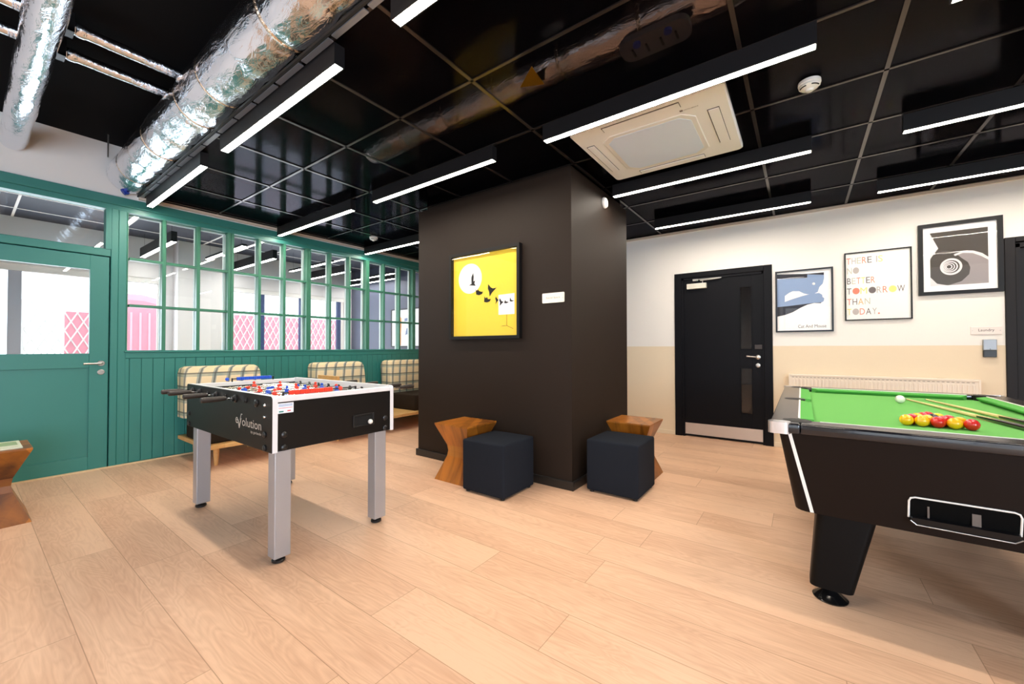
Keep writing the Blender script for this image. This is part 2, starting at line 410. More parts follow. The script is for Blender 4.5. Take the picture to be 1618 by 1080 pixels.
# wall behind the viewpoint (with two windows) and wall at the far right, outside the picture
w = MB()
for a, b, c, d in ((-5.66, -4.05, 0, ZU), (-1.75, -0.45, 0, ZU), (1.85, XR, 0, ZU)): w.box(a, b, YB-0.12, YB, c, d)
for a, b in ((-4.05, -1.75), (-0.45, 1.85)): w.box(a, b, YB-0.12, YB, 0, 0.5); w.box(a, b, YB-0.12, YB, 2.4, ZU)
struct(w.build('wall_back', M_WHITE))
for k, (a, b) in enumerate(((-4.05, -1.75), (-0.45, 1.85))):
    f = MB(); f.box(a, a+0.06, YB-0.1, YB-0.04, 0.5, 2.4); f.box(b-0.06, b, YB-0.1, YB-0.04, 0.5, 2.4)
    f.box(a, b, YB-0.1, YB-0.04, 0.5, 0.56); f.box(a, b, YB-0.1, YB-0.04, 2.34, 2.4); f.box((a+b)/2-0.03, (a+b)/2+0.03, YB-0.1, YB-0.04, 0.56, 2.34)
    struct(f.build('window_%d' % (k+9), mat('dark_window_frame', (46, 58, 84), 0.4)))
we = MB(); we.box(XR, XR+0.1, YB, -2.75, 0, ZU); we.box(XR, XR+0.1, -0.65, YD+0.1, 0, ZU); we.box(XR, XR+0.1, -2.75, -0.65, 0, 0.55); we.box(XR, XR+0.1, -2.75, -0.65, 2.45, ZU)
struct(we.build('wall_east', M_WHITE))
f = MB(); f.box(XR+0.03, XR+0.08, -2.75, -2.69, 0.55, 2.45); f.box(XR+0.03, XR+0.08, -0.71, -0.65, 0.55, 2.45); f.box(XR+0.03, XR+0.08, -2.69, -0.71, 0.55, 0.61); f.box(XR+0.03, XR+0.08, -2.69, -0.71, 2.39, 2.45); f.box(XR+0.03, XR+0.08, -1.73, -1.67, 0.61, 2.39)  # added unseen window, there for the cool fill on the green wall
struct(f.build('window_11', mat('dark_window_frame', (46, 58, 84), 0.4)))

# ---- column
CX0, CX1, CY0, CY1 = -3.412, -1.535, 2.957, 4.245
c = MB(); c.box(CX0, CX1, CY0, CY1, 0, 2.665); c.box(CX0+0.05, CX1-0.05, CY0+0.08, CY1-0.05, 2.665, ZC)
struct(MB().box(CX0+0.05, CX1-0.05, CY0+0.08, CY1-0.05, ZC+0.012, ZU).build('wall_column_upper', M_BLACKCEIL))
struct(c.build('wall_column', M_COLUMN))
b_ = MB()
t = 0.02
for a in ((CX0-t, CX1+t, CY0-t, CY0), (CX0-t, CX1+t, CY1, CY1+t), (CX0-t, CX0, CY0, CY1), (CX1, CX1+t, CY0, CY1)): b_.box(*a, 0, 0.072, 0.004)
struct(b_.build('baseboard_column', mat('column_skirting', (30, 27, 25), 0.35)))

# ---- suspended ceiling: smoked gloss tiles in a bar grid
GX, GY, GS, YE = 0.402, 1.737, 0.649, 1.062
tiles = MB(); tiles.box(XG, XR, YE, YD, ZC+0.004, ZC+0.010)
struct(tiles.build('ceiling_suspended', M_TILE))
g = MB()
x = GX-10*GS
while x < XR:
    if x > XG+0.02 and abs(x+0.896) > 0.05: g.box(x-0.011, x+0.011, YE, YD, ZC-0.003, ZC+0.004)
    x += GS
y = GY-GS
while y < YD:
    if y > YE: g.box(XG, XR, y-0.009, y+0.009, ZC-0.003, ZC+0.0035)
    y += GS
struct(g.build('trim_1', M_GRID))
# edge trim of the suspended ceiling and wall angles
struct(MB().box(XG, XR, YE-0.012, YE, ZC-0.004, ZC+0.012).build('trim_2', mat('ceiling_edge_black', (22, 21, 22), 0.5)))
wa = MB(); wa.box(XG+0.022, XR, YD-0.022, YD, ZC-0.03, ZC-0.004); wa.box(XG, XG+0.03, YE, YD, ZC-0.03, ZC-0.004)
struct(wa.build('trim_3', mat('wall_angle', (214, 200, 184), 0.5)))
# galvanised edge strip of the suspended ceiling, in short lengths
tr = MB()
for k in range(30): tr.box(XG+0.05+k*0.3, XG+0.32+k*0.3, YE+0.002, YE+0.030, ZC-0.010, ZC-0.004)
struct(tr.build('trim_5', mat('galvanised_steel', (150, 154, 164), 0.35, 0.7)))

# ---- green glazed partition (left)
PX0, PX1 = XG-0.10, XG
lw = MB()
lw.box(PX0, PX1-0.012, 0.975, YD, 0, 1.07)
yb = 0.915
while yb < YD:
    lw.box(PX1-0.014, PX1, yb+0.003, min(yb+0.0915, YD), 0.018, 1.068, 0.003, 1); yb += 0.0915
lw.box(PX0, PX1+0.004, 0.975, YD, 1.07, 1.150, 0.003, 1)                       # bottom rail
lw.box(PX0-0.01, PX1+0.016, 0.965, YD, 1.128, 1.146, 0.004, 1)                 # sill
lw.box(PX0, PX1, -0.19, YD, 2.548, 2.684); lw.box(PX1, PX1+0.022, -0.19, YD, 2.598, 2.684, 0.004, 1)   # head rail and cornice
lw.box(PX0, PX1+0.006, 0.864, 0.918, 0, 2.56, 0.004, 1); lw.box(PX0, PX1+0.002, 0.918, 0.980, 0, 2.56, 0.004, 1)   # post
lw.box(PX0, PX1+0.006, -0.19, -0.08, 0, 2.56)                                 # far post
lw.box(PX0, PX1, -0.08, 0.864, 2.078, 2.148, 0.003, 1)                        # transom rail
lw.box(PX0, PX1+0.004, 0.826, 0.866, 2.148, 2.555); lw.box(PX0, PX1+0.004, -0.08, -0.04, 2.148, 2.555)
lw.box(PX0, PX0+0.04, 0.838, 0.870, 0, 2.09); lw.box(PX0, PX0+0.04, -0.08, 0.87, 2.052, 2.09); lw.box(PX0, PX0+0.04, -0.085, -0.058, 0, 2.09)
struct(lw.build('wall_left', M_GREEN))
struct(MB().box(PX0, PX1, YB, -0.19, 0, 2.684).build('wall_left_plain', M_WHITE))
struct(MB().box(PX0, PX1, YB, YE, 2.684, ZU).build('wall_left_upper', M_WHITE))
struct(MB().box(PX0, PX1, YE, YD, 2.684, ZC).build('wall_left_strip', M_WHITE))
struct(MB().box(PX0, PX1, YE, YD, ZC, ZU).build('wall_left_void', M_BLACKCEIL))
struct(MB().box(PX1, PX1+0.012, -0.08, YD, 0, 0.014).build('baseboard_left', mat('floor_edge_trim', (212, 190, 150), 0.5)))
M_GREEN2 = mat('green_glazing_bar_paint', (58, 122, 98), 0.42)
M_CYAN = mat('white_glazing_reveal', (214, 228, 226), 0.5)
groups = [(0.980, 1.891, (1.275, 1.576)), (1.891, 2.825, (2.208, 2.507)), (2.825, 3.755, (3.143, 3.449)), (3.755, 4.683, (4.066, 4.379)), (4.683, 5.62, (5.0, 5.31))]
for k, (a, b, mm) in enumerate(groups):
    f = MB()
    a2 = a if k == 0 else a+0.001
    f.box(PX0+0.004, PX1+0.003, a2, a2+0.030 if k else a2+0.008, 1.147, 2.55, 0.003, 1); f.box(PX0+0.004, PX1+0.003, b-0.030, b-0.001, 1.147, 2.55, 0.003, 1)
    for y in mm: f.box(PX0+0.02, PX1-0.004, y-0.0165, y+0.0165, 1.147, 2.55, 0.004, 1)
    for z in (1.607, 2.084): f.box(PX0+0.024, PX1-0.007, a+0.02, b-0.02, z-0.014, z+0.014, 0.004, 1)
    f.mi = 1
    f.box(PX0-0.012, PX0+0.004, a2, b-0.001, 2.530, 2.547); 
    for y in (a2+0.025 if k else a2+0.01, b-0.032, *[q for q in mm]): f.box(PX0-0.012, PX0+0.02, y-0.02, y+0.014, 1.15, 2.53)
    o = struct(f.build('window_%d' % (k+1), [M_GREEN2, M_CYAN]))
    MB().box(XG-0.058, XG-0.054, a+0.01, b-0.01, 1.148, 2.546).build('pane', M_GLASS, o)
tf = MB(); 
tf.box(PX0+0.01, PX1-0.01, -0.05, 0.83, 2.146, 2.152); 
tf.mi = 0
o = struct(tf.build('window_6', M_GREEN)); MB().box(XG-0.058, XG-0.054, -0.045, 0.83, 2.15, 2.552).build('pane', M_GLASS, o)
# green door
d = MB(); y0, y1, z0, z1 = -0.072, 0.855, 0.012, 2.068
gx0, gx1 = XG-0.052, XG-0.004
d.box(gx0, gx1, y0, 0.06, z0, z1, 0.002, 1); d.box(gx0, gx1, 0.724, y1, z0, z1, 0.002, 1)
d.box(gx0, gx1, 0.06, 0.724, 1.93, z1, 0.002, 1); d.box(gx0, gx1, 0.06, 0.724, 0.985, 1.122, 0.002, 1); d.box(gx0, gx1, 0.06, 0.724, z0, 0.137, 0.002, 1)
d.box(gx0+0.01, gx1-0.014, 0.05, 0.735, 0.13, 0.99)
gd = struct(d.build('door_1', M_GREEN))
MB().box(XG-0.03, XG-0.024, 0.06, 0.726, 1.12, 1.932).build('pane', M_GLASS, gd)
h_ = MB(); h_.lathe([(0.0, 0), (0.027, 0), (0.027, 0.006), (0.024, 0.009), (0, 0.009)], (gx1, 0.805, 1.026), 'x', 20)
h_.tube([(gx1+0.005, 0.805, 1.026), (gx1+0.045, 0.805, 1.026), (gx1+0.052, 0.795, 1.026), (gx1+0.053, 0.68, 1.024)], 0.0095, 10)
h_.build('handle', M_STEEL, gd, True)
k_ = MB(); k_.lathe([(0, 0), (0.026, 0), (0.026, 0.006), (0.022, 0.009), (0.008, 0.009), (0.008, 0.014), (0, 0.014)], (gx1, 0.805, 0.94), 'x', 20); k_.build('lock', M_STEEL, gd, True)
MB().box(gx0, gx1, y0, y1, 0.0, 0.011).build('threshold', mat('threshold_strip', (206, 206, 226), 0.4), gd)

# ---- black door with vision panels
M_LIN = M_DOOR
fr = MB()
def frame(fr, x0, x1, z1, wd, dep=0.018):
    fr.box(x0-0.011, x0+wd, YD-dep, YD+0.05, 0, z1+0.01, 0.003, 1); fr.box(x1-wd, x1+0.011, YD-dep, YD+0.05, 0, z1+0.01, 0.003, 1)
    fr.box(x0+wd, x1-wd, YD-dep, YD+0.05, z1-wd+0.02, z1+0.01, 0.003, 1)
    fr.box(x0+wd, x0+wd+0.03, YD-0.004, YD+0.1, 0, z1-0.05); fr.box(x1-wd-0.022, x1-wd, YD-0.004, YD+0.1, 0, z1-0.05); fr.box(x0+wd, x1-wd, YD-0.004, YD+0.1, z1-0.085, z1-0.045)
frame(fr, DX0, DX1, DZ, 0.075)
lf = MB(); lx0, lx1, lz0, lz1 = -1.268, -0.368, 0.012, 2.063; ly0, ly1 = YD+0.012, YD+0.056
vx0, vx1 = -0.617, -0.489
lf.box(lx0, vx0, ly0, ly1, lz0, lz1, 0.002, 1); lf.box(vx1, lx1, ly0, ly1, lz0, lz1, 0.002, 1)
for a, b in ((lz0, 0.350), (0.920, 1.145), (1.922, lz1)): lf.box(vx0, vx1, ly0, ly1, a, b)
for a, b in ((0.350, 0.920), (1.145, 1.922)):
    for q in ((vx0, vx0+0.008, a, b), (vx1-0.008, vx1, a, b), (vx0, vx1, a, a+0.008), (vx0, vx1, b-0.008, b)): lf.box(q[0], q[1], ly0-0.006, ly0, q[2], q[3])
bd = struct(fr.build('door_2', M_LIN))
leaf = lf.build('leaf', M_LIN, bd)
for a, b in ((0.358, 0.912), (1.153, 1.914)): MB().box(vx0+0.004, vx1-0.004, ly0+0.014, ly0+0.02, a, b).build('vision_panel', M_DGLASS, bd)
MB().box(-1.262, -0.374, ly0-0.003, ly0, 0.032, 0.178).build('kick_plate', mat('kick_plate_steel', (214, 204, 198), 0.42, 0.6), bd)
h_ = MB(); h_.lathe([(0, 0), (0.027, 0), (0.027, -0.007), (0.022, -0.010), (0, -0.010)], (-0.428, ly0, 1.053), 'y', 20)
h_.tube([(-0.428, ly0, 1.053), (-0.428, ly0-0.045, 1.053), (-0.44, ly0-0.052, 1.053), (-0.545, ly0-0.052, 1.064)], 0.009, 10); h_.build('handle', M_STEEL, bd, True)
k_ = MB(); k_.lathe([(0, 0), (0.025, 0), (0.025, -0.008), (0.02, -0.01), (0.007, -0.01), (0.007, -0.015), (0, -0.015)], (-0.43, ly0, 0.953), 'y', 20); k_.build('lock', M_STEEL, bd, True)
MB().box(-0.462, -0.384, ly0-0.012, ly0, 1.150, 1.203, 0.003).build('thumb_turn', mat('dark_plate', (52, 44, 42), 0.35), bd)
cl = MB(); cl.box(-1.224, -0.988, ly0-0.045, ly0, 1.940, 2.008, 0.004); cb = cl.build('closer', mat('silver_closer', (224, 220, 206), 0.4, 0.3), bd)
ar = MB(); ar.tube([(-1.03, ly0-0.05, 2.006), (-1.03, ly0-0.05, 2.03), (-1.06, ly0-0.05, 2.040), (-0.83, ly0-0.03, 2.052)], 0.007, 8); ar.box(-1.152, -1.09, ly0-0.04, ly0-0.01, 2.040, 2.066, 0.003); ar.box(-1.09, -0.816, ly0-0.035, ly0-0.012, 2.052, 2.064, 0.003)
ar.build('closer_arm', M_STEEL, bd)
# ---- laundry door at the right edge
fr = MB(); frame(fr, LX0, LX1, DZ+0.02, 0.055)
ld = struct(fr.build('door_3', mat('laundry_door_black', (20, 16, 16), 0.5, spec=0.3)))
MB().box(LX0+0.085, LX1-0.075, YD+0.03, YD+0.07, 0.01, 2.075).build('leaf', mat('laundry_leaf', (14, 13, 15), 0.45, spec=0.3), ld)

# ---- room beyond the glazed partition
XF = -8.0
fw_ = MB(); zt = 2.83
fw_.box(XF-0.12, XF, -3.2, -1.5, 0, zt); fw_.box(XF-0.12, XF, 1.83, 2.585, 0, zt); fw_.box(XF-0.12, XF, 4.86, 5.03, 0, zt)
fw_.box(XF-0.12, XF, -1.5, 1.83, 0, 0.35); fw_.box(XF-0.12, XF, -1.5, 1.83, 2.235, zt); fw_.box(XF-0.12, XF, 2.585, 4.86, 0, 0.35); fw_.box(XF-0.12, XF, 2.585, 4.86, 2.235, zt)
fw_.box(XF, XF+0.25, 1.95, 2.585, 0, zt)
struct(fw_.build('wall_beyond', mat('pale_wall_beyond', (226, 224, 226), 0.8)))
struct(MB().box(XF-0.12, PX0, YB, 5.15, zt, zt+0.05).build('ceiling_beyond', mat('dark_grey_soffit', (44, 48, 62), 0.6)))
gb = MB()
for k in range(7): gb.box(XF, PX0-0.02, -0.6+k*0.95, -0.578+k*0.95, zt-0.006, zt)
for k in range(3): gb.box(XF+0.5+k*0.7, XF+0.522+k*0.7, YB, 5.03, zt-0.006, zt)
struct(gb.build('trim_4', M_WHITE))
struct(MB().box(XF, PX0, 5.03, 5.15, 0, zt).build('wall_beyond_end', mat('slate_blue_wall', (74, 80, 100), 0.6)))
struct(MB().box(XF, PX0, YB-0.1, YB, 0, zt).build('wall_beyond_near', M_WHITE))
M_NAVY = mat('navy_window_frame', (56, 74, 120), 0.4)
for k, (a, b, posts) in enumerate(((-1.5, 1.83, (0.395,)), (2.585, 4.86, (3.258, 3.98, 4.77)))):
    f = MB()
    for y in posts: f.box(XF-0.11, XF-0.05, y-(0.055 if k == 0 else 0.04), y+(0.055 if k == 0 else 0.04), 0.35, 2.16)
    f.mi = 1; f.box(XF-0.11, XF-0.02, a, b, 2.16, 2.235); f.box(XF-0.11, XF-0.05, a, a+0.05, 0.35, 2.16); f.box(XF-0.11, XF-0.05, b-0.05, b, 0.35, 2.16); f.box(XF-0.11, XF-0.05, a, b, 0.35, 0.4)
    struct(f.build('window_%d' % (k+7), [M_NAVY if k else mat('grey_window_post', (176, 182, 200), 0.5), M_WHITE]))
# poster on the end wall of the room beyond
XFRAME = lambda u, v: None

# ---- outside, seen through both panes of glass
struct(MB().box(-40, XF-0.12, -20, 25, -0.1, -0.02).build('ground_outside', mat('pale_paving', (214, 212, 210), 0.8)))
M_HOARD = mat('pinkish_red_paint', (248, 164, 180), 0.5, var=0.06)  # red paled in the colour to stand for glare washing it out
hr = MB(); 
hr.loft([[(-10.9, y_, 0), (-10.2, y_, 0), (-10.2, y_, zt_-0.12), (-10.28, y_, zt_), (-10.75, y_, zt_+0.02), (-10.9, y_, zt_-0.2)] for y_, zt_ in ((1.74, 2.12), (1.80, 2.20), (2.05, 2.20), (2.28, 2.14), (2.36, 2.05))])
van = thing('skip', (-10.5, 2.05, -0.02), 'pale red rounded container standing outside the left glazed bay', 'container')
hr.build('body', M_HOARD, van)
rb = MB(); rb.box(-10.2, -10.18, 1.86, 1.89, 0.1, 1.85); rb.box(-10.2, -10.18, 1.99, 2.02, 0.1, 1.85); rb.box(-10.2, -10.18, 2.12, 2.15, 0.1, 1.85); rb.build('rib', mat('pale_rib', (250, 200, 212), 0.5), van)
def lattice(name, x, y0, y1, z1, label, red0, red1):
    t = thing(name, (x, (y0+y1)/2, -0.02), label, 'fence', None)
    l = MB(); n = int((y1-y0)/0.14)
    for k in range(-10, n+10):
        for s in (1, -1):
            a = y0+k*0.14; p = []
            zs = [0.02, z1]; ys = [a, a+s*z1*0.48]
            # clip to the fence rectangle
            (ya, yb2) = ys; za, zb = zs
            def at(yv): return za+(yv-ya)/(yb2-ya)*(zb-za)
            lo, hi = min(ya, yb2), max(ya, yb2)
            if hi <= y0 or lo >= y1: continue
            q0 = (ya, za) if y0 <= ya <= y1 else ((y0 if ya < y0 else y1), at(y0 if ya < y0 else y1))
            q1 = (yb2, zb) if y0 <= yb2 <= y1 else ((y0 if yb2 < y0 else y1), at(y0 if yb2 < y0 else y1))
            l.tube([(x+0.008*s, q0[0], q0[1]), (x+0.008*s, q1[0], q1[1])], 0.011, 5)
    l.build('lattice', M_STRIPE, t)
    p = MB(); p.box(x-0.05, x-0.02, red0, red1, 0, z1-0.15); p.build('backing_board', M_HOARD, t)
    for yp in (y0-0.04, y1):
        fr_ = MB(); fr_.box(x-0.02, x+0.02, yp, yp+0.04, -0.02, z1); fr_.build('post', M_STRIPE, t)
lattice('lattice_fence', -9.6, 0.56, 1.30, 1.92, 'white diamond lattice fence on red boarding seen through the green door', 0.98, 1.30)
lattice('lattice_fence', -10.4, 3.4, 6.4, 2.08, 'white diamond lattice fence on red boarding seen through the wide window bay', 3.4, 6.4)

# ================================================================ CEILING THINGS
def make_lamp(x0, x1, y0, z0, label, group=None):
    t = thing('linear_light', ((x0+x1)/2, y0+0.028, z0), label, 'ceiling light', group)
    b = MB(); zt_ = ZC-0.004
    b.box(x0, x1, y0, y0+0.006, z0, zt_); b.box(x0, x1, y0+0.050, y0+0.056, z0, zt_)
    b.box(x0, x0+0.006, y0+0.006, y0+0.050, z0, zt_); b.box(x1-0.006, x1, y0+0.006, y0+0.050, z0, zt_); b.box(x0+0.006, x1-0.006, y0+0.006, y0+0.050, zt_-0.02, zt_)
    b.build('housing', M_LAMPBODY, t)
    MB().box(x0+0.005, x1-0.005, y0+0.005, y0+0.051, z0+0.0005, z0+0.012).build('diffuser', M_LAMP, t)
    return t
ZL = 2.617
L0 = make_lamp(-1.452, 0.074, 2.372, ZL, 'long black linear ceiling light crossing the near edge of the air conditioning cassette')
lamps = [(-3.433, 1.098, 'black linear ceiling light beside the large foil duct, largest one left of centre'),
         (-1.455, 1.098, 'black linear ceiling light cut off by the top edge of the picture, left of centre'),
         (-3.433, 2.376, 'black linear ceiling light in front of the black column, above the yellow bird picture'),
         (-5.455, 3.640, 'black linear ceiling light half hidden by the left edge of the black column'),
         (-1.452, 3.645, 'black linear ceiling light just behind the air conditioning cassette'),
         (-1.436, 4.935, 'short-looking black linear ceiling light nearest the black door'),
         (0.566, 3.690, 'black linear ceiling light at the right edge, nearer of the two there'),
         (0.588, 5.000, 'black linear ceiling light at the right edge running close above the framed pictures'),
         (0.520, 2.385, 'black linear ceiling light of which only a tip shows at the top right corner')]
for x0, y0, lab in lamps: dup(L0, (x0+0.763, y0+0.028, ZL), lab)
make_lamp(-5.395, -3.832, 1.094, ZL, 'black linear ceiling light at the foot of the large foil duct by the green wall')
make_lamp(-5.455, -3.802, 2.376, ZL, 'black linear ceiling light above the green glazing, left of the far smoke detector')
FILL_LAMP = 'black linear ceiling light behind or beside the viewpoint, outside the picture'
for x0 in (-3.43, 0.57):  # unseen lamps added to brighten the room
    for y0 in (-1.5,):
        o = dup(L0, (x0+0.763, y0, ZL), FILL_LAMP); o['group'] = 'ceiling lights outside the picture'
# beyond the partition
M_LAMPFAR = emit('lamp_diffuser_beyond', (1.0, 0.93, 0.86), 44.0)
def far_lamp(x0, x1, y, z, hgt, lab):
    t = thing('linear_light', ((x0+x1)/2, y, z), lab, 'ceiling light')
    b = MB(); b.box(x0, x1, y-0.03, y-0.026, z, z+hgt); b.box(x0, x1, y+0.026, y+0.03, z, z+hgt); b.box(x0, x0+0.004, y-0.026, y+0.026, z, z+hgt); b.box(x1-0.004, x1, y-0.026, y+0.026, z, z+hgt); b.box(x0+0.004, x1-0.004, y-0.026, y+0.026, z+0.004, z+hgt); b.cyl((x0+0.1, y, z+hgt-0.002), (x0+0.1, y, zt), 0.0012, None, 6); b.cyl((x1-0.1, y, z+hgt-0.002), (x1-0.1, y, zt), 0.0012, None, 6); b.build('housing', M_LAMPBODY, t)
    MB().box(x0+0.004, x1-0.004, y-0.026, y+0.026, z+0.0005, z+0.0025).build('diffuser', M_LAMPFAR, t)
for y, lab in ((1.55, 'linear light in the room beyond, seen through the first glazed bay'), (2.73, 'linear light in the room beyond, seen through the second glazed bay'),
               (3.95, 'linear light in the room beyond, seen through the third glazed bay'), (5.0-0.12, 'linear light in the room beyond, deepest one near the slate blue wall')):
    far_lamp(-7.80, -6.33, y, 2.5, 0.13, lab)
for y, lab in ((2.16, 'slim strip light in the room beyond, between its first and second boxed lights'), (3.36, 'slim strip light in the room beyond, between its second and third boxed lights'), (4.53, 'slim strip light in the room beyond, between its third and deepest boxed lights')):
    far_lamp(-7.2, -5.87, y, 2.5, 0.03, lab)

# ---- air conditioning cassette
ac = thing('air_conditioner', (-0.852, 3.045, 2.70), 'white square air conditioning cassette set in the black ceiling', 'air conditioner')
ax0, ax1, ay0, ay1, az = -1.355, -0.348, 2.574, 3.516, 2.697
def rrect(x0, x1, y0, y1, r, n=5):
    p = []
    for cx, cy, a0 in ((x1-r, y1-r, 0), (x0+r, y1-r, 90), (x0+r, y0+r, 180), (x1-r, y0+r, 270)):
        for k in range(n+1):
            a = math.radians(a0+90*k/n); p.append((cx+r*math.cos(a), cy+r*math.sin(a)))
    return p
p_ = MB(); p_.loft([[(x, y, z) for x, y in rrect(ax0+i, ax1-i, ay0+i, ay1-i, 0.03)] for z, i in ((ZC, 0.0), (az+0.008, 0.0), (az, 0.008))]); p_.build('panel', M_ACPL, ac)
gr = [(-1.185, 2.806), (-1.115, 2.741), (-0.622, 2.750), (-0.551, 2.826), (-0.553, 3.318), (-0.628, 3.390), (-1.12, 3.390), (-1.19, 3.318)]
cxg, cyg = -0.87, 3.07
sc_ = lambda s, z: [(cxg+(x-cxg)*s, cyg+(y-cyg)*s, z) for x, y in gr]
g_ = MB(); g_.loft([sc_(1.0, az+0.002), sc_(1.0, az-0.004), sc_(0.985, az-0.006)]); gi = g_.build('intake_frame', M_WHITEPL, ac)
g_ = MB(); g_.loft([sc_(0.90, az-0.0055), sc_(0.90, az-0.008)]); g_.build('grille', M_ACGRILLE, ac)
M_SLOT = mat('louvre_gap', (70, 62, 56), 0.7)
for q in ((-1.121, -0.606, 2.604, 2.668), (-1.121, -0.606, 3.42, 3.484), (-1.315, -1.253, 2.79, 3.305), (-0.479, -0.408, 2.80, 3.305)):
    v = MB(); v.box(q[0], q[1], q[2], q[3], az-0.0015, az+0.001); sl = v.build('outlet', M_SLOT, ac)
    v = MB(); v.box(q[0]+0.006, q[1]-0.003, q[2]+0.006, q[3]-0.003, az-0.006, az-0.0012, 0.001, 1); v.build('louvre', M_ACPL, sl)
lg = MB(); put_text(lg, 'MITSUBISHI', lambda u, v: (-0.60+u, 2.722-v*1.0, az-0.0008), width=0.085); lg.box(-0.625, -0.606, 2.706, 2.724, az-0.001, az); lg.build('lettering', mat('grey_print', (120, 112, 104), 0.6), ac)

# ---- smoke detectors, wall sensor
def detector(c, lab):
    t = thing('smoke_detector', c, lab, 'smoke detector')
    b = MB(); b.lathe([(0, 0), (0.055, 0), (0.056, -0.016), (0.048, -0.020), (0, -0.020)], c, 'z', 28); b.build('base', M_WHITEPL, t, True)
    b = MB(); b.lathe([(0, -0.020), (0.050, -0.020), (0.052, -0.030), (0.040, -0.040), (0.022, -0.046), (0.016, -0.056), (0, -0.058)], c, 'z', 28); b.build('head', M_WHITEPL, t, True)
    for k in range(4):
        b = MB()
        pts = [(c[0]+0.0455*math.cos(a), c[1]+0.0455*math.sin(a), c[2]-0.0365) for a in [k*PI/2+0.2+j*0.2 for j in range(6)]]
        b.tube(pts, 0.0035, 6); b.build('vent_slot', M_BLKPL, t)
detector((0.052, 2.905, ZC-0.004), 'white round smoke detector on the ceiling right of the air conditioning cassette')
detector((-4.85, 3.385, ZC-0.004), 'white round smoke detector on the ceiling near the green glazing')
ws = MB(); ws.lathe([(0, 0), (0.052, 0), (0.052, 0.012), (0.042, 0.026), (0.02, 0.032), (0, 0.033)], (CX1, 3.635, 2.567), 'x', 28)
tag(ws.build('motion_sensor', M_WHITEPL, None, True, (CX1, 3.635, 2.567)), 'small white round sensor high on the right face of the black column', 'sensor')

# ---- ducts and pipes
def duct(name, x0, x1, y, z, r, lab, bands, step, n=36, bulge=0.012):
    t = thing(name, ((x0+x1)/2, y, z), lab, 'duct')
    prof = []; L = x1-x0; k = int(L/0.05)
    for i in range(k+1):
        h = L*i/k; ph = (h/step) % 1.0
        d = min(ph, 1-ph)*step
        rr = r-bulge*math.exp(-(d/0.03)**2)+0.003*math.sin(h*9.1)
        prof.append((rr, h))
    m = MB(); m.lathe([(0.001, 0)]+prof+[(0.001, L)], (x0, y, z), 'x', n); m.build('foil_wrap', M_FOIL, t, True)
    if bands:
        i = 0
        while i*step <= L+0.001:
            b = MB(); h = i*step
            if 0.01 < h < L-0.01:
                b.lathe([(r-0.011, h-0.012), (r-0.007, h-0.006), (r-0.006, h+0.006), (r-0.011, h+0.012)], (x0, y, z), 'x', n)
                b.build('tape_band', mat('tape_band', (216, 196, 172), 0.25, 0.95, bump=1.0, bscale=45), t, True)
            i += 1
    return t
bigduct = duct('foil_duct', XG, XR-0.3, 0.987, 2.902, 0.171, 'large crinkled silver foil duct running diagonally across the upper left', True, 0.42)
vk = MB(); vk.cyl((XG+0.08, 0.95, 2.735), (XG+0.08, 0.93, 2.72), 0.03, 0.03, 14); vk.box(XG+0.05, XG+0.11, 0.955, 0.975, 2.712, 2.725, 0.004); vk.build('damper_knob', mat('blue_knob', (28, 62, 170), 0.4), bigduct)
duct('foil_duct', XG, XR-0.3, 0.248, 2.972, 0.081, 'smaller smooth silver duct in the upper left corner, meeting the white wall', False, 0.9, bulge=0.002)
vd = duct('foil_duct', -3.2, XR-0.3, 2.22, 2.985, 0.115, 'dim foil duct above the smoked ceiling tiles at top centre', True, 0.5)
ws_ = MB(); a0 = math.radians(-128)
for tri in (((-1.298, 1.997), (-1.464, 2.115), (-1.321, 2.180)),):
    ws_.prism([(p[0], p[1]) for p in tri], 'z', 2.860, 2.863)
ws_.build('warning_sticker', mat('yellow_sticker', (226, 178, 20), 0.5), vd)
jb = thing('junction_box', (-0.62, 2.16, 2.86), 'dark junction box with blue plugs above the smoked ceiling tiles, beside the dim duct', 'electrical box')
b = MB(); b.loft([[(x, y, z) for x, y in rrect(-0.80, -0.44, 2.07, 2.24, 0.06)] for z in (2.80, 2.83)]); b.build('case', mat('grey_case', (90, 92, 98), 0.5), jb)
for x_ in (-0.70, -0.54): b = MB(); b.cyl((x_, 2.11, 2.785), (x_, 2.11, 2.80), 0.02, 0.02, 14); b.build('plug', mat('blue_plug', (30, 50, 150), 0.4), jb)
for k in range(4): b = MB(); b.box(-0.74+k*0.075, -0.730+k*0.075, 2.14, 2.20, 2.794, 2.80); b.build('slot', M_BLKPL, jb)
for x_, lab in ((-3.585, 'thin foil wrapped pipe crossing above the ducts, nearer the top edge'), (-3.925, 'thin foil wrapped pipe crossing above the ducts, lower of the pair')):
    t = thing('foil_pipe', (x_, -0.5, 3.125), lab, 'pipe')
    m = MB(); m.lathe([(0.0365-0.002*(i % 2), i*0.1) for i in range(0, 46)], (x_, YB+0.2, 3.125), 'y', 20); m.build('foil_wrap', M_FOIL, t, True)
    m = MB(); m.box(x_-0.05, x_+0.05, 0.345, 0.385, 3.162, 3.170); m.box(x_-0.05, x_-0.042, 0.345, 0.385, 3.08, ZU); m.box(x_+0.042, x_+0.05, 0.345, 0.385, 3.08, ZU); m.box(x_-0.05, x_+0.05, 0.345, 0.385, 3.08, 3.088)
    m.build('clamp', mat('clamp_steel', (70, 70, 72), 0.35, 0.9), t)
    m = MB(); m.lathe([(0.0375, 0), (0.041, 0.008), (0.041, 0.04), (0.0375, 0.048)], (x_, 0.39, 3.125), 'y', 20); m.build('collar', M_FOIL, t, True)
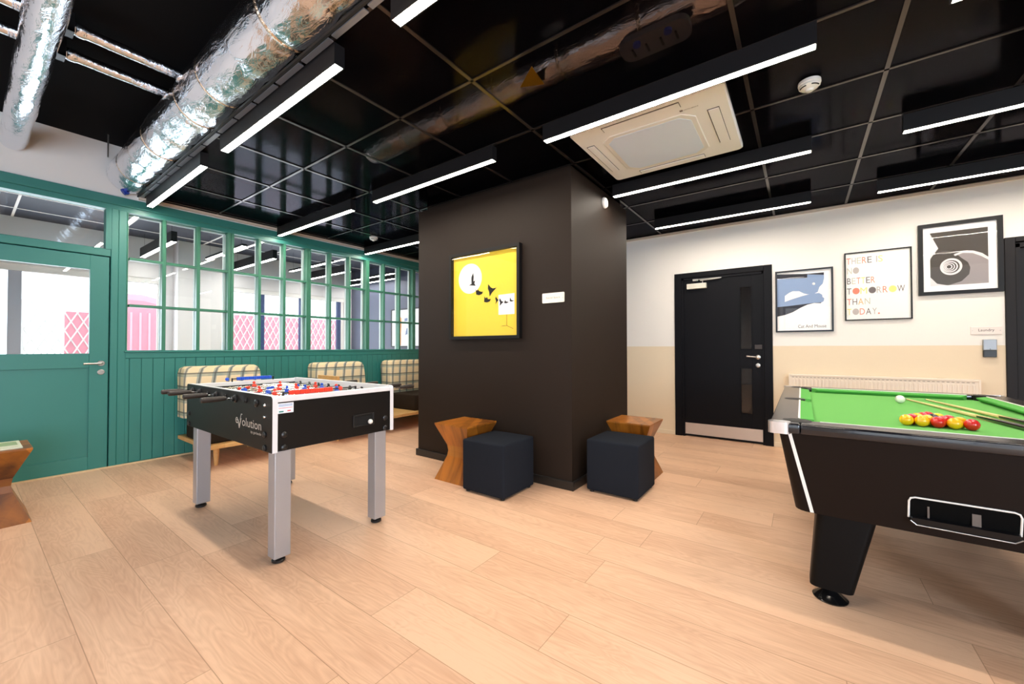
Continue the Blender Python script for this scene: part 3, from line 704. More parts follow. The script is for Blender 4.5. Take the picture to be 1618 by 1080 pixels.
hg = MB(); hg.cyl((-5.30, 0.80, 2.98), (-5.30, 0.80, ZU), 0.006, 0.006, 8); hg.build('hanger_rod', M_STEEL, bigduct)

# ================================================================ TABLE FOOTBALL
fx0, fx1, fy0, fy1, fz0, fz1 = -3.66, -2.295, 0.980, 1.768, 0.606, 0.912
ft = thing('football_table', ((fx0+fx1)/2, (fy0+fy1)/2, 0), 'black and silver table football table on four square aluminium legs', 'table')
def side_panel(ya, yb, outer):
    r = 0.022
    pts = [(fx0, fz0), (fx1, fz0)] + [(fx1-r+r*math.sin(a), fz1-r+r*math.cos(a)) for a in [PI/2-k*PI/10 for k in range(6)]] + [(fx0+r-r*math.sin(a), fz1-r+r*math.cos(a)) for a in [k*PI/10 for k in range(6)]]
    m = MB(); m.mi = 0; m.prism(pts, 'y', ya, yb); m.mi = 1
    s = 0.0035 if outer > 0 else -0.0035
    yo = yb if outer > 0 else ya
    c = Vector(((fx0+fx1)/2, 0, (fz0+fz1)/2))
    m.prism([(c.x+(x-c.x)*0.998, c.z+(z-c.z)*0.99) for x, z in pts], 'y', yo, yo+s)
    return m.build('side_panel', [M_SILVERW, M_BLK], ft)
side_panel(fy0+0.0035, fy0+0.030, -1); side_panel(fy1-0.030, fy1-0.0035, 1)
for xa, xb in ((fx1-0.032, fx1-0.002), (fx0+0.002, fx0+0.032)):
    e = MB(); e.box(xa, xb, fy0+0.030, fy1-0.030, fz0+0.005, 0.876); e.build('end_panel', mat('black_end_panel', (9, 8, 8), 0.45, spec=0.3), ft)
    e = MB(); e.box(xa-0.010, xb+0.0015, fy0+0.030, fy1-0.030, 0.876, 0.906, 0.004); e.build('end_rail', M_SILVERW, ft)
pf = MB(); pf.box(fx0+0.032, fx1-0.032, fy0+0.030, fy1-0.030, 0.772, 0.784); pfo = pf.build('playfield', M_PITCH, ft)
pl_ = MB(); pl_.box(-2.990, -2.976, fy0+0.03, fy1-0.03, 0.784, 0.7846)
for s in (fx0+0.032, fx1-0.132): pl_.box(s, s+0.1, 1.22, 1.224, 0.784, 0.7846); pl_.box(s, s+0.1, 1.53, 1.534, 0.784, 0.7846)
pl_.build('pitch_line', M_STRIPE, pfo)
un = MB(); un.box(fx0+0.032, fx1-0.032, fy0+0.03, fy1-0.03, fz0+0.008, fz0+0.016); un.build('base_panel', M_BLK, ft)
# legs
lx = (-3.605, -2.296-0.0); 
for xa, ya in ((-2.380, 0.999), (-2.380, 1.622), (-3.675+0.02, 0.999+0.02), (-3.655, 1.635)):
    m = MB(); m.box(xa, xa+0.080, ya, ya+0.086, 0.032, fz0+0.006, 0.004, 2); lg_ = m.build('leg', M_ALU, ft)
    m = MB(); m.lathe([(0.0, 0.0), (0.030, 0.0), (0.034, 0.004), (0.034, 0.014), (0.026, 0.022), (0.012, 0.024), (0.012, 0.036), (0, 0.036)], (xa+0.038, ya+0.040, 0), 'z', 24); m.build('foot', M_BLKPL, lg_, True)
# bolts
def bolt(c, axis, sgn, r, mm, nm='bolt'):
    m = MB(); m.lathe([(0, 0), (r, 0), (r, sgn*0.005), (r*0.7, sgn*0.009), (0, sgn*0.010)], c, axis, 16); m.build(nm, mm, ft, True)
for z in (0.859, 0.796): bolt((-2.374, fy0, z), 'y', -1, 0.009, M_CHROME)
for z in (0.699, 0.626): bolt((-2.376, fy0, z), 'y', -1, 0.017, M_BLKPL); bolt((-3.60, fy0, z), 'y', -1, 0.017, M_BLKPL)
for y, r, mm in ((1.044, 0.017, M_BLKPL), (1.697, 0.017, mat('dark_bolt', (60, 60, 62), 0.3, 0.8))):
    for z in (0.697, 0.628): bolt((fx1-0.002, y, z), 'x', 1, r, mm)
# goal return with ball
gw = MB()
for q in ((1.458, 1.468, 0.668, 0.745), (1.600, 1.610, 0.668, 0.745), (1.468, 1.600, 0.735, 0.745), (1.468, 1.600, 0.668, 0.676)): gw.box(fx1-0.003, fx1+0.006, q[0], q[1], q[2], q[3], 0.002, 1)
gwo = gw.build('ball_return', M_BLKPL, ft)
gw = MB(); gw.box(fx1-0.0025, fx1+0.0005, 1.466, 1.602, 0.674, 0.737); gw.build('return_opening', mat('opening_black', (3, 3, 3), 0.9), gwo)  # black plate painted in for the shade inside the return
fb = MB(); fb.sphere((fx1+0.016, 1.572, 0.692), 0.0155, 16); tag(fb.build('football', M_WHITEPL, None, True, (fx1+0.016, 1.572, 0.692)), 'small white ball in the ball return of the table football table', 'ball')
# sticker
st = MB(); st.box(fx1-0.0025, fx1-0.0012, 1.008, 1.093, 0.815, 0.870); so = st.build('sticker', mat('sticker_white', (232, 236, 244), 0.4), ft)
st = MB()
for k, z in enumerate((0.860, 0.853)): st.box(fx1-0.0012, fx1-0.0008, 1.014, 1.087, z, z+0.003)
st.build('sticker_lines', mat('print_blue', (110, 140, 190), 0.5), so)
st = MB(); st.box(fx1-0.0012, fx1-0.0008, 1.014, 1.087, 0.842, 0.8445); st.box(fx1-0.0012, fx1-0.0008, 1.060, 1.078, 0.823, 0.829); st.build('sticker_red', mat('print_red', (214, 70, 70), 0.5), so)
st = MB(); st.box(fx1-0.0012, fx1-0.0008, 1.016, 1.040, 0.821, 0.828); st.build('sticker_green', mat('print_teal', (40, 130, 120), 0.5), so)
# lettering on the long side
M_PRINT = mat('grey_lettering', (186, 180, 170), 0.5)
le = MB()
fy_ = fy0-0.0012
put_text(le, 'e', lambda u, v: (-2.770+u, fy_, 0.7215+v), width=0.036, height=0.036)
put_text(le, 'olution', lambda u, v: (-2.675+u, fy_, 0.715+v), width=0.255, height=0.050)
le.prism([(-2.737, 0.745), (-2.728, 0.745), (-2.715, 0.716), (-2.690, 0.757), (-2.683, 0.757), (-2.711, 0.696), (-2.719, 0.696)], 'y', fy_-0.0006, fy_)
le.prism([(-2.705, 0.745), (-2.690, 0.783), (-2.672, 0.783), (-2.672, 0.779), (-2.687, 0.779), (-2.700, 0.745)], 'y', fy_-0.0006, fy_)
put_text(le, 'by garlando', lambda u, v: (-2.555+u, fy_, 0.682+v), width=0.135, height=0.019)
le.build('lettering', M_PRINT, ft)
# rods, handles, players
RX = [-3.530, -3.379, -3.230, -3.080, -2.929, -2.775, -2.624, -2.472]; RZ = 0.872
TEAM = 'RRBRBRBB'
PL = [[1.375], [1.27, 1.50], [1.19, 1.375, 1.56], [1.11, 1.235, 1.36, 1.485, 1.63], [1.09, 1.225, 1.345, 1.47, 1.60], [1.20, 1.42, 1.63], [1.30, 1.54], [1.29]]
def player(mb, x, y, tilt):
    """small figure hung on the rod: head, body and foot block"""
    z = RZ; R_ = Matrix.Rotation(tilt, 3, 'Y')
    def P(px, py, pz): v = R_ @ Vector((px, py, pz)); return (x+v.x, y+v.y, z+v.z)
    mb.sphere(P(0, 0, 0.026), 0.0105, 12)
    for a in ([(0.009, 0.011, 0.014), (0.013, 0.019, 0.004), (0.012, 0.018, -0.012), (0.009, 0.012, -0.030), (0.008, 0.011, -0.052), (0.011, 0.012, -0.062), (0.011, 0.013, -0.080)],):
        loops = []
        for hx, hy, hz in a: loops.append([P(hx*math.cos(2*PI*k/10), hy*math.sin(2*PI*k/10), hz) for k in range(10)])
        mb.loft(loops)
for i, rx in enumerate(RX):
    near = TEAM[i] == 'R'
    ya, yb2 = (0.93, fy1+0.012) if near else (fy0-0.012, fy1+0.20)
    m = MB(); m.cyl((rx, ya, RZ), (rx, yb2, RZ), 0.0062, None, 12); rod = m.build('rod', M_CHROME, ft, True)
    for j, y in enumerate(PL[i]):
        m = MB(); player(m, rx, y, random.choice((0, 0.12, -0.15, 0.3, -0.35)) if i not in (1, 2) else random.choice((1.3, 0.2)))
        m.build('player', M_RED if near else M_BLUE, rod, True)
    m = MB(); h0 = 0.93 if near else fy1+0.195; sg = -1 if near else 1
    m.lathe([(0, 0), (0.010, 0), (0.014, sg*0.012), (0.0135, sg*0.022), (0.0155, sg*0.032), (0.0165, sg*0.10), (0.0155, sg*0.122), (0.010, sg*0.126), (0, sg*0.126)], (rx, h0, RZ), 'y', 14); m.build('handle', mat('brown_black_grip', (40, 33, 29), 0.45), rod, True)
    for yy, s in ((fy0, -1), (fy1, 1)):
        k_ = 1.0 if (near == (s < 0)) else 0.62
        m = MB(); m.lathe([(0.0065, 0), (0.024*k_, 0), (0.024*k_, s*0.005), (0.015*k_, s*0.010), (0.015*k_, s*0.022*k_), (0.0065, s*0.022*k_)], (rx, yy, RZ-0.006), 'y', 18); m.build('bushing', M_BLKPL, rod, True)
    m = MB(); m.lathe([(0.007, 0), (0.021, 0), (0.021, -0.004), (0.007, -0.004)], (rx, fy1-0.030, RZ-0.006), 'y', 18)
    m.lathe([(0.007, 0), (0.021, 0), (0.021, 0.004), (0.007, 0.004)], (rx, fy0+0.030, RZ-0.006), 'y', 18); m.build('wall_bushing', M_BLKPL, rod, True)
bolt((-2.486, fy0, 0.861), 'y', -1, 0.022, M_BLKPL, 'blank_cap')
# score counters
def counter(x, z, ystart, n, mm, yball, y1):
    m = MB(); m.cyl((x, ystart-0.03, z), (x, y1, z), 0.004, None, 8); c_ = m.build('score_rod', M_BLKPL, ft)
    for k in range(n):
        m = MB(); m.box(x-0.011, x+0.011, ystart+k*0.0285, ystart+k*0.0285+0.0275, z-0.0125, z+0.0125, 0.003, 1); m.build('score_bead', mm, c_)
    m = MB(); m.sphere((x, yball, z), 0.0135, 14); m.build('score_bead', mm, c_, True)
    m = MB(); m.box(x-0.006, x+0.006, ystart-0.035, ystart-0.028, 0.900, z+0.006); m.box(x-0.006, x+0.006, y1-0.004, y1+0.003, 0.900, z+0.006); m.build('score_post', M_BLKPL, c_)
counter(-2.335, 0.920, 1.085, 9, M_RED, 1.395, 1.50)
counter(-3.635, 0.928, 1.29, 9, M_BLUE, 1.225, 1.56)

# ================================================================ POOL TABLE
px0, px1, py0, py1, pz = -0.127, 1.165, 2.245, 4.430, 0.820
pt = thing('pool_table', ((px0+px1)/2, (py0+py1)/2, 0), 'black pool table with green cloth and chrome corner caps', 'table')
rw = 0.118
def taper(x0, x1, y0, y1, z0, X0, X1, Y0, Y1, z1, r0, r1):
    return [[(x, y, z0) for x, y in rrect(x0, x1, y0, y1, r0)], [(x, y, z1) for x, y in rrect(X0, X1, Y0, Y1, r1)]]
m = MB(); m.loft(taper(px0+0.095, px1-0.095, py0+0.085, py1-0.085, 0.402, px0+0.035, px1-0.035, py0+0.022, py1-0.022, 0.776, 0.055, 0.03)); cab = m.build('cabinet', M_POOLBODY, pt, True)
# white edge strips down the corners
for xa, sg in ((0, 1), (1, -1)):
    for ya, sy_ in ((0, 1), (1, -1)):
        X = lambda o_: (px0+o_) if sg > 0 else (px1-o_)
        Y = lambda o_: (py0+o_) if sy_ > 0 else (py1-o_)
        m = MB(); m.hull([(X(0.152), Y(0.083), 0.404), (X(0.166), Y(0.083), 0.404), (X(0.166), Y(0.087), 0.404), (X(0.152), Y(0.087), 0.404)],
                         [(X(0.070), Y(0.0195), 0.775), (X(0.084), Y(0.0195), 0.775), (X(0.084), Y(0.024), 0.775), (X(0.070), Y(0.024), 0.775)]); m.build('corner_strip', M_STRIPE, pt)
# bed and rails
bz = 0.786
m = MB(); m.box(px0+0.06, px1-0.06, py0+0.06, py1-0.06, 0.772, bz); m.build('bed_cloth', M_BAIZE, pt)
nr = 0.070
def rail(x0, x1, y0, y1):
    m = MB(); m.box(x0, x1, y0, y1, 0.774, pz, 0.008, 3); r = m.build('rail', M_POOLEDGE, pt, True)
    m = MB(); m.box(x0+0.004, x1-0.004, y0+0.004, y1-0.004, pz-0.001, pz+0.0015, 0.001, 1); m.build('rail_top', M_POOLTOP, r)
rail(px0, px0+rw, py0, py1); rail(px1-rw, px1, py0, py1); rail(px0+rw, px1-rw, py0, py0+rw); rail(px0+rw, px1-rw, py1-rw, py1)
M_BAIZE2 = mat('cushion_baize', (98, 176, 88), 0.92, spec=0.1)
def cushion(a, b, inward):
    """rail cushion from a to b (ends mitred), nose towards the bed"""
    ax_, ay_ = a; bx_, by_ = b; ix, iy = inward
    d = Vector((bx_-ax_, by_-ay_, 0)).normalized(); n_ = Vector((ix, iy, 0)); wdt = 0.055
    A, B = Vector((ax_, ay_, 0)), Vector((bx_, by_, 0))
    prof = lambda P, s: [tuple(P+Vector((0, 0, bz))), tuple(P+Vector((0, 0, pz-0.001))), tuple(P+n_*wdt+d*s*0.035+Vector((0, 0, pz-0.006))), tuple(P+n_*wdt+d*s*0.035+Vector((0, 0, pz-0.014))), tuple(P+n_*0.03+d*s*0.02+Vector((0, 0, bz)))]
    m = MB(); m.loft([prof(A, 1), prof(B, -1)]); cu = m.build('cushion', M_BAIZE2, pt)
    s = MB(); p = [A-n_*0.009, A, B, B-n_*0.009]; s.hull([tuple(v+Vector((0, 0, pz-0.002))) for v in p], [tuple(v+Vector((0, 0, pz+0.003))) for v in p]); s.build('cushion_strip', M_STRIPE, cu)
ix0, ix1, iy0, iy1 = px0+rw, px1-rw, py0+rw, py1-rw; ym = (iy0+iy1)/2
cushion((ix0, iy0+0.075), (ix0, ym-0.055), (1, 0)); cushion((ix0, ym+0.055), (ix0, iy1-0.075), (1, 0))
cushion((ix1, iy0+0.075), (ix1, ym-0.055), (-1, 0)); cushion((ix1, ym+0.055), (ix1, iy1-0.075), (-1, 0))
cushion((ix0+0.075, iy0), (ix1-0.075, iy0), (0, 1)); cushion((ix0+0.075, iy1), (ix1-0.075, iy1), (0, -1))
for qx, qy, ox, oy in ((ix0, iy0, -0.012, -0.012), (ix0, iy1, -0.012, -0.0), (ix1, iy0, 0.012, -0.012), (ix1, iy1, 0.012, 0.0), (ix0, ym, -0.032, 0), (ix1, ym, 0.032, 0)):
    m = MB(); m.lathe([(0, -0.036), (0.057, -0.036), (0.057, 0.0026), (0.053, 0.0034), (0.0, 0.0034)], (qx+ox, qy+oy, pz), 'z', 26)
    m.build('pocket', M_POCKET, pt, True)
for qx in (px0, px1):
    for qy in (py0, py1):
        sx = 1 if qx == px0 else -1; sy_ = 1 if qy == py0 else -1
        x0_, x1_ = sorted((qx-sx*0.006, qx+sx*0.082)); y0_, y1_ = sorted((qy-sy_*0.006, qy+sy_*0.062))
        m = MB(); m.loft([[(x, y, z) for x, y in rrect(x0_, x1_, y0_, y1_, 0.025)] for z in (0.770, pz+0.003)]); m.build('corner_cap', mat('polished_cap', (240, 240, 244), 0.16, 0.75), pt, True)
# ball return in the near end, shade of its cavity painted as a black plate
sl = lambda z: py0+0.022+(0.776-z)/(0.776-0.402)*0.063
wx0, wx1, wz0, wz1 = 0.352, 0.652, 0.455, 0.556
def fpt(x, z, off=0.0): return (x, sl(z)-off, z)
ring = rrect(wx0, wx1, wz0, wz1, 0.018)
m = MB(); m.loft([[fpt(x, z, 0.0015) for x, z in ring], [fpt(x, z, 0.0035) for x, z in ring]]); op = m.build('return_opening', mat('return_dark', (3, 3, 3), 0.8, spec=0.1), pt)
def ring_tube(pts, r):
    mb = MB(); mb.tube([fpt(x, z, 0.004) for x, z in pts], r, 8); return mb
tr_ = [(wx0+0.0, 0.468)]+[(wx0, wz1-0.018), (wx0+0.005, wz1-0.005), (wx0+0.018, wz1), (wx1-0.018, wz1), (wx1-0.005, wz1-0.005), (wx1, wz1-0.018), (wx1, 0.468)]
ring_tube(tr_, 0.0035).build('opening_trim', M_STRIPE, pt, True)
m = MB(); m.loft([[fpt(x, z, 0.004) for x, z in rrect(wx0+0.004, wx1-0.002, 0.446, 0.478, 0.008)], [fpt(x, z, 0.026) for x, z in rrect(wx0+0.004, wx1-0.002, 0.446, 0.474, 0.008)]]); tray = m.build('ball_tray', mat('tray_black', (14, 14, 16), 0.35, spec=0.3), pt, True)
m = MB(); m.tube([fpt(wx0+0.002, 0.462, 0.026), fpt(wx0+0.02, 0.447, 0.029), fpt(wx1-0.02, 0.445, 0.029), fpt(wx1, 0.46, 0.026)], 0.0025, 8); m.build('tray_edge', M_STEEL, tray)
m = MB(); m.box(0.528, 0.552, sl(0.51)-0.006, sl(0.51)-0.004, 0.478, 0.53); m.box(0.406, 0.412, sl(0.51)-0.006, sl(0.51)-0.004, 0.478, 0.545); m.build('return_channel', mat('return_grey', (96, 88, 82), 0.4), op)
# legs
for lx_, sg in ((0.055, 1), (px1-0.182, -1)):
    for ly_, sy_ in ((2.350, 1), (py1-0.105, -1)):
        # wedge leg: wide at the top, rounded outer corner
        def ring_(xo, xi, yo, yi, z, r):
            p = rrect(min(lx_+0, 0)*0+xo, xi, yo, yi, r); return [(x, y, z) for x, y in p]
        if sg > 0: xo_t, xi_t, xo_b, xi_b = 0.050, 0.262, 0.020, 0.180
        else: xo_t, xi_t, xo_b, xi_b = px1-0.127-0.262, px1-0.127-0.05+0.0, px1-0.127-0.180, px1-0.127-0.020
        if sy_ > 0: yt0, yt1, yb0, yb1 = 2.345, 2.56, 2.340, 2.470
        else: yt0, yt1, yb0, yb1 = py1-0.315, py1-0.10, py1-0.225, py1-0.095
        m = MB(); m.loft([ring_(xo_b, xi_b, yb0, yb1, 0.062, 0.03), ring_(xo_t, xi_t, yt0, yt1, 0.405, 0.03)]); lg_ = m.build('leg', mat('pool_leg_black', (6, 6, 7), 0.45, spec=0.15), pt, True)
        cx_, cy_ = (xo_b+xi_b)/2-0.003, (yb0+yb1)/2-0.005
        m = MB(); m.lathe([(0, 0), (0.066, 0), (0.068, 0.006), (0.060, 0.012), (0.034, 0.036), (0.024, 0.050), (0.02, 0.064), (0, 0.064)], (cx_, cy_, 0), 'z', 30); m.build('foot', mat('foot_gloss_black', (14, 14, 15), 0.15), lg_, True)

# balls
BR = 0.0268
M_BY = mat('ball_yellow', (244, 186, 8), 0.12, coat=0.6); M_BR = mat('ball_red', (206, 22, 18), 0.12, coat=0.6); M_BB = mat('ball_black', (14, 14, 16), 0.12, coat=0.6); M_BW = mat('ball_white', (244, 242, 232), 0.12, coat=0.5)
rack = [('Y', 'Y', 'R', 'Y', 'R'), ('R', 'Y', 'R', 'Y'), ('Y', 'K', 'R'), ('R', 'Y'), ('R',)]
nm = {'Y': 'yellow', 'R': 'red', 'K': 'black'}; mm = {'Y': M_BY, 'R': M_BR, 'K': M_BB}
rows = ['front row of five', 'second row of four', 'third row of three', 'fourth row of two', 'far tip']
posn = {5: ['left end', 'second from the left', 'middle', 'second from the right', 'right end'], 4: ['left end', 'second from the left', 'second from the right', 'right end'], 3: ['left', 'middle', 'right'], 2: ['left', 'right'], 1: ['single ball']}
proto = {}
for r, row in enumerate(rack):
    for k, cc in enumerate(row):
        x = 0.414+r*0.0272+k*0.0544; y = 2.737+r*0.0471
        lab = '%s pool ball, %s of the %s in the rack' % (nm[cc], posn[len(row)][k], rows[r])
        if cc not in proto:
            o = MB().sphere((x, y, bz+BR), BR, 28).build('pool_ball', mm[cc], None, True, (x, y, bz+BR)); proto[cc] = o; tag(o, lab, 'ball', 'racked pool balls')
        else: dup(proto[cc], (x, y, bz+BR), lab)
tag(MB().sphere((0.545, 3.80, bz+BR), BR, 28).build('pool_ball', M_BW, None, True, (0.545, 3.80, bz+BR)), 'white cue ball alone on the green cloth beside the cue tips', 'ball')
def cue(tip, butt, lab):
    t, b2 = Vector(tip), Vector(butt); d = (b2-t).normalized()
    th = thing('pool_cue', tuple((t+b2)/2), lab, 'cue')
    P = lambda s: tuple(t+d*s)
    m = MB(); m.cyl(P(0.0), P(0.012), 0.0048, 0.0050, 12); m.build('tip', mat('cue_tip', (90, 110, 130), 0.8), th)
    m = MB(); m.cyl(P(0.012), P(0.85), 0.0050, 0.0098, 14); m.build('shaft', mat('ash_shaft', (232, 208, 146), 0.35, var=0.08, vscale=30), th, True)
    m = MB(); m.cyl(P(0.85), P(1.43), 0.0099, 0.0142, 14); bt = m.build('butt', mat('ebony_butt', (32, 20, 18), 0.2, coat=0.5), th, True)
    m = MB()
    for a in (0.4, 2.5, 4.6):
        u = d.orthogonal().normalized(); v = d.cross(u); o_ = (u*math.cos(a)+v*math.sin(a))
        m.hull([tuple(Vector(P(0.84))+o_*0.0096+v2*0.004) for v2 in (u, v, -u, -v)], [tuple(Vector(P(1.04))+o_*0.0108+v2*0.0004) for v2 in (u, v, -u, -v)])
    m.build('splice', mat('ash_splice', (226, 196, 140), 0.3), bt)
cue((0.612, 4.045, bz+0.0065), (0.872, 2.625, bz+0.0142), 'pool cue lying on the green cloth, tip nearest the white ball')
cue((0.722, 4.105, bz+0.0065), (0.955, 2.680, bz+0.0142), 'pool cue lying on the green cloth, farther right of the pair')

# ================================================================ POUFS AND HOURGLASS TABLES
def pouf(c, lab):
    t = thing('cube_pouf', c, lab, 'pouf')
    hx, hy = 0.213, 0.213; x, y, _ = c
    m = MB(); m.box(x-hx, x+hx, y-hy, y+hy, 0.016, 0.425, 0.016, 4)
    # slight crown on the seat
    bmesh.ops.subdivide_edges(m.bm, edges=[e for e in m.bm.edges if e.calc_length() > 0.3], cuts=3, use_grid_fill=True)
    for v in m.bm.verts:
        if v.co.z > 0.42: v.co.z += 0.010*(1-((v.co.x-x)/hx)**2)*(1-((v.co.y-y)/hy)**2)
    m.build('cushion', M_POUF, t, True)
    m = MB()
    for a in (-1, 1):
        for b in (-1, 1): m.cyl((x+a*(hx-0.035), y+b*(hy-0.035), 0), (x+a*(hx-0.035), y+b*(hy-0.035), 0.018), 0.018, None, 12)
    m.build('glide', M_BLKPL, t)
    return t
pf_ = pouf((-2.052, 2.640, 0), 'charcoal cube pouf left of the column corner, below the yellow picture')
dup(pf_, (-1.222, 3.224, 0), 'charcoal cube pouf right of the column corner')
def hourglass(c, lab):
    t = thing('side_table', c, lab, 'side table'); x, y, _ = c
    sq = lambda h, z, g=0: [(x-h, y-h, z), (x+h, y-h, z), (x+h, y+h, z), (x-h, y+h, z)]
    m = MB(); m.loft([sq(0.198, 0), sq(0.118, 0.205)]); m.build('base', M_WOOD, t)
    m = MB(); m.loft([sq(0.118, 0.205), sq(0.112, 0.25), sq(0.118, 0.300)]); m.build('waist', wood_material('acacia_waist', (178, 116, 44), (110, 62, 24)) if 'w' not in FT else FT['w'], t)
    m = MB(); m.loft([sq(0.118, 0.300), sq(0.198, 0.488), sq(0.198, 0.500)]); m.build('top', M_WOOD, t)
    return t
hgt = hourglass((-2.475, 2.700, 0), 'hourglass wooden side table left of the black column, behind a pouf')
dup(hgt, (-1.263, 3.690, 0), 'hourglass wooden side table right of the black column, behind a pouf')
h3 = dup(hgt, (-4.423, 0.098, 0), 'hourglass wooden side table at the left edge with a leaflet on top')
lf_ = thing('leaflet', (-4.44, 0.13, 0.50), 'pale printed leaflet lying on the hourglass table at the left edge', 'leaflet')
m = MB(); m.box(-4.60, -4.27, 0.05, 0.255, 0.5005, 0.506); m.build('pages', mat('leaflet_paper', (226, 230, 206), 0.5), lf_)
m = MB(); m.box(-4.56, -4.31, 0.07, 0.10, 0.506, 0.5063); m.box(-4.56, -4.40, 0.13, 0.24, 0.506, 0.5063); m.build('print', mat('leaflet_print', (150, 176, 130), 0.5), lf_)

# ================================================================ SOFAS
def sofa(y0, y1, pl0, pl1, lab, xb=-5.44, arm=None):
    t = thing('sofa', (-5.0, (y0+y1)/2, 0), lab, 'sofa')
    m = MB(); m.box(-5.46, -4.575, pl0, pl1, 0.198, 0.236, 0.004); m.build('platform', M_OAK, t)
    for xx in (-4.76, -5.36):
        for yy in (pl0+0.13, pl1-0.13):
            m = MB(); m.cyl((xx, yy, 0), (xx, yy, 0.20), 0.017, 0.030, 16); m.build('leg', M_OAK, t, True)
    m = MB(); m.box(-5.25, -4.66, y0+0.03, y1-0.02, 0.236, 0.47, 0.022, 3); m.build('seat', M_SEAT, t, True)
    # padded back: gently puffed box leaning on the panelling
    m = MB(); loops = []
    for z, f, bk in ((0.44, -5.20, xb), (0.55, -5.165, xb), (0.75, -5.185, xb-0.01), (0.90, -5.215, xb-0.02), (0.952, -5.24, xb-0.01), (0.974, -5.29, xb+0.03)):
        i = 0.0 if z < 0.92 else (0.012 if z < 0.96 else 0.04)
        loops.append([(x_, y_, z) for x_, y_ in rrect(bk, f, y0+i, y1-i, 0.03 if z < 0.96 else 0.02, 4)])
    m.loft(loops); m.build('back_cushion', M_PLAID, t, True)
    if arm: m = MB(); m.box(arm[0], arm[1], arm[2], arm[3], 0.236, arm[4], 0.004); m.build('armrest', M_OAK, t)
    return t
sofa(1.370, 2.105, 1.385, 2.16, 'plaid backed sofa behind the football table, left one beside the green door')
sofa(2.770, 3.500, 2.68, 3.45, 'plaid backed sofa with a wooden side board, middle one behind the football table', arm=(-5.03, -4.575, 2.695, 2.725, 0.826))
sofa(3.935, 4.80, 3.50, 4.86, 'plaid backed sofa nearest the black column, partly hidden by it')

# ================================================================ WALL THINGS
def on_wall(u, v, off): return (u, YD-off, v)
def framed(name_loc, x0, x1, z0, z1, fw_, dep, yw, lab, mf, glass=True, mat_c=(255, 254, 250)):
    """picture on a wall facing -y: frame (four mitred bars), sheet, glass"""
    t = thing('framed_picture', ((x0+x1)/2, yw-dep/2, (z0+z1)/2), lab, 'picture')
    m = MB()
    o = [(x0, z0), (x1, z0), (x1, z1), (x0, z1)]; i = [(x0+fw_, z0+fw_), (x1-fw_, z0+fw_), (x1-fw_, z1-fw_), (x0+fw_, z1-fw_)]
    for k in range(4):
        a, b, c_, d_ = o[k], o[(k+1) % 4], i[(k+1) % 4], i[k]
        m.prism([a, b, c_, d_], 'y', yw-dep, yw-0.001)
    m.build('frame', mf, t)
    m = MB(); m.box(x0+fw_*0.5, x1-fw_*0.5, yw-0.008, yw-0.002, z0+fw_*0.5, z1-fw_*0.5); sh = m.build('sheet', mat('sheet_%d_%d_%d' % mat_c, mat_c, 0.7), t)
    if glass: m = MB(); m.box(x0+fw_*0.9, x1-fw_*0.9, yw-dep+0.005, yw-dep+0.007, z0+fw_*0.9, z1-fw_*0.9); m.build('glass', M_PGLASS, t)
    return t
def flat(t, name, polys, m_, y):
    mb = MB()
    for p in polys: mb.prism(p, 'y', y-0.0006, y)
    return mb.build(name, m_, t)
def ell(cx, cz, rx, rz, n=40): return [(cx+rx*math.cos(2*PI*k/n), cz+rz*math.sin(2*PI*k/n)) for k in range(n)]

# --- yellow bird picture on the column
bp = framed('', -2.900, -2.030, 1.255, 2.112, 0.030, 0.045, CY0, 'yellow print of black birds and a white moon, deep black frame, on the column', M_FRAMEBLK, True, (252, 214, 62))
yy = CY0-0.0082
flat(bp, 'moon', [ell(-2.648, 1.853, 0.152, 0.148)], M_MOON, yy)
flat(bp, 'paper', [[(-2.292, 1.478), (-2.108, 1.478), (-2.108, 1.668), (-2.292, 1.664)]], M_MOON, yy)
birds = [[(-2.664, 1.789), (-2.62, 1.783), (-2.572, 1.776), (-2.590, 1.800), (-2.580, 1.832), (-2.602, 1.822), (-2.598, 1.868), (-2.608, 1.908), (-2.630, 1.862), (-2.628, 1.800)],
         [(-2.576, 1.748), (-2.560, 1.725), (-2.545, 1.738), (-2.530, 1.722), (-2.500, 1.712), (-2.480, 1.712), (-2.492, 1.690), (-2.530, 1.680), (-2.566, 1.690)],
         [(-2.416, 1.779), (-2.385, 1.745), (-2.360, 1.732), (-2.315, 1.735), (-2.345, 1.712), (-2.372, 1.690), (-2.398, 1.656), (-2.404, 1.700), (-2.420, 1.735)],
         [(-2.462, 1.664), (-2.445, 1.645), (-2.430, 1.656), (-2.418, 1.634), (-2.384, 1.635), (-2.395, 1.612), (-2.430, 1.603), (-2.466, 1.610)],
         [(-2.322, 1.652), (-2.305, 1.628), (-2.290, 1.618), (-2.306, 1.606), (-2.326, 1.580), (-2.320, 1.612), (-2.330, 1.632)]]
flat(bp, 'bird', birds, M_BLK, yy-0.0008)
birds2 = [[(-2.276, 1.634), (-2.255, 1.604), (-2.230, 1.596), (-2.250, 1.584), (-2.278, 1.560), (-2.272, 1.590), (-2.282, 1.612)],
          [(-2.214, 1.612), (-2.204, 1.598), (-2.170, 1.590), (-2.200, 1.580), (-2.226, 1.584)], [(-2.158, 1.634), (-2.142, 1.606), (-2.110, 1.598), (-2.140, 1.592), (-2.160, 1.596)]]
flat(bp, 'small_bird', birds2, M_BLK, yy-0.0012)
es = MB(); es.tube([(-2.195, yy-0.001, 1.478), (-2.195, yy-0.001, 1.374)], 0.0022, 5); es.tube([(-2.255, yy-0.001, 1.372), (-2.195, yy-0.001, 1.376), (-2.124, yy-0.001, 1.345)], 0.0022, 5); es.build('stand_line', mat('ochre_line', (176, 128, 20), 0.6), bp)

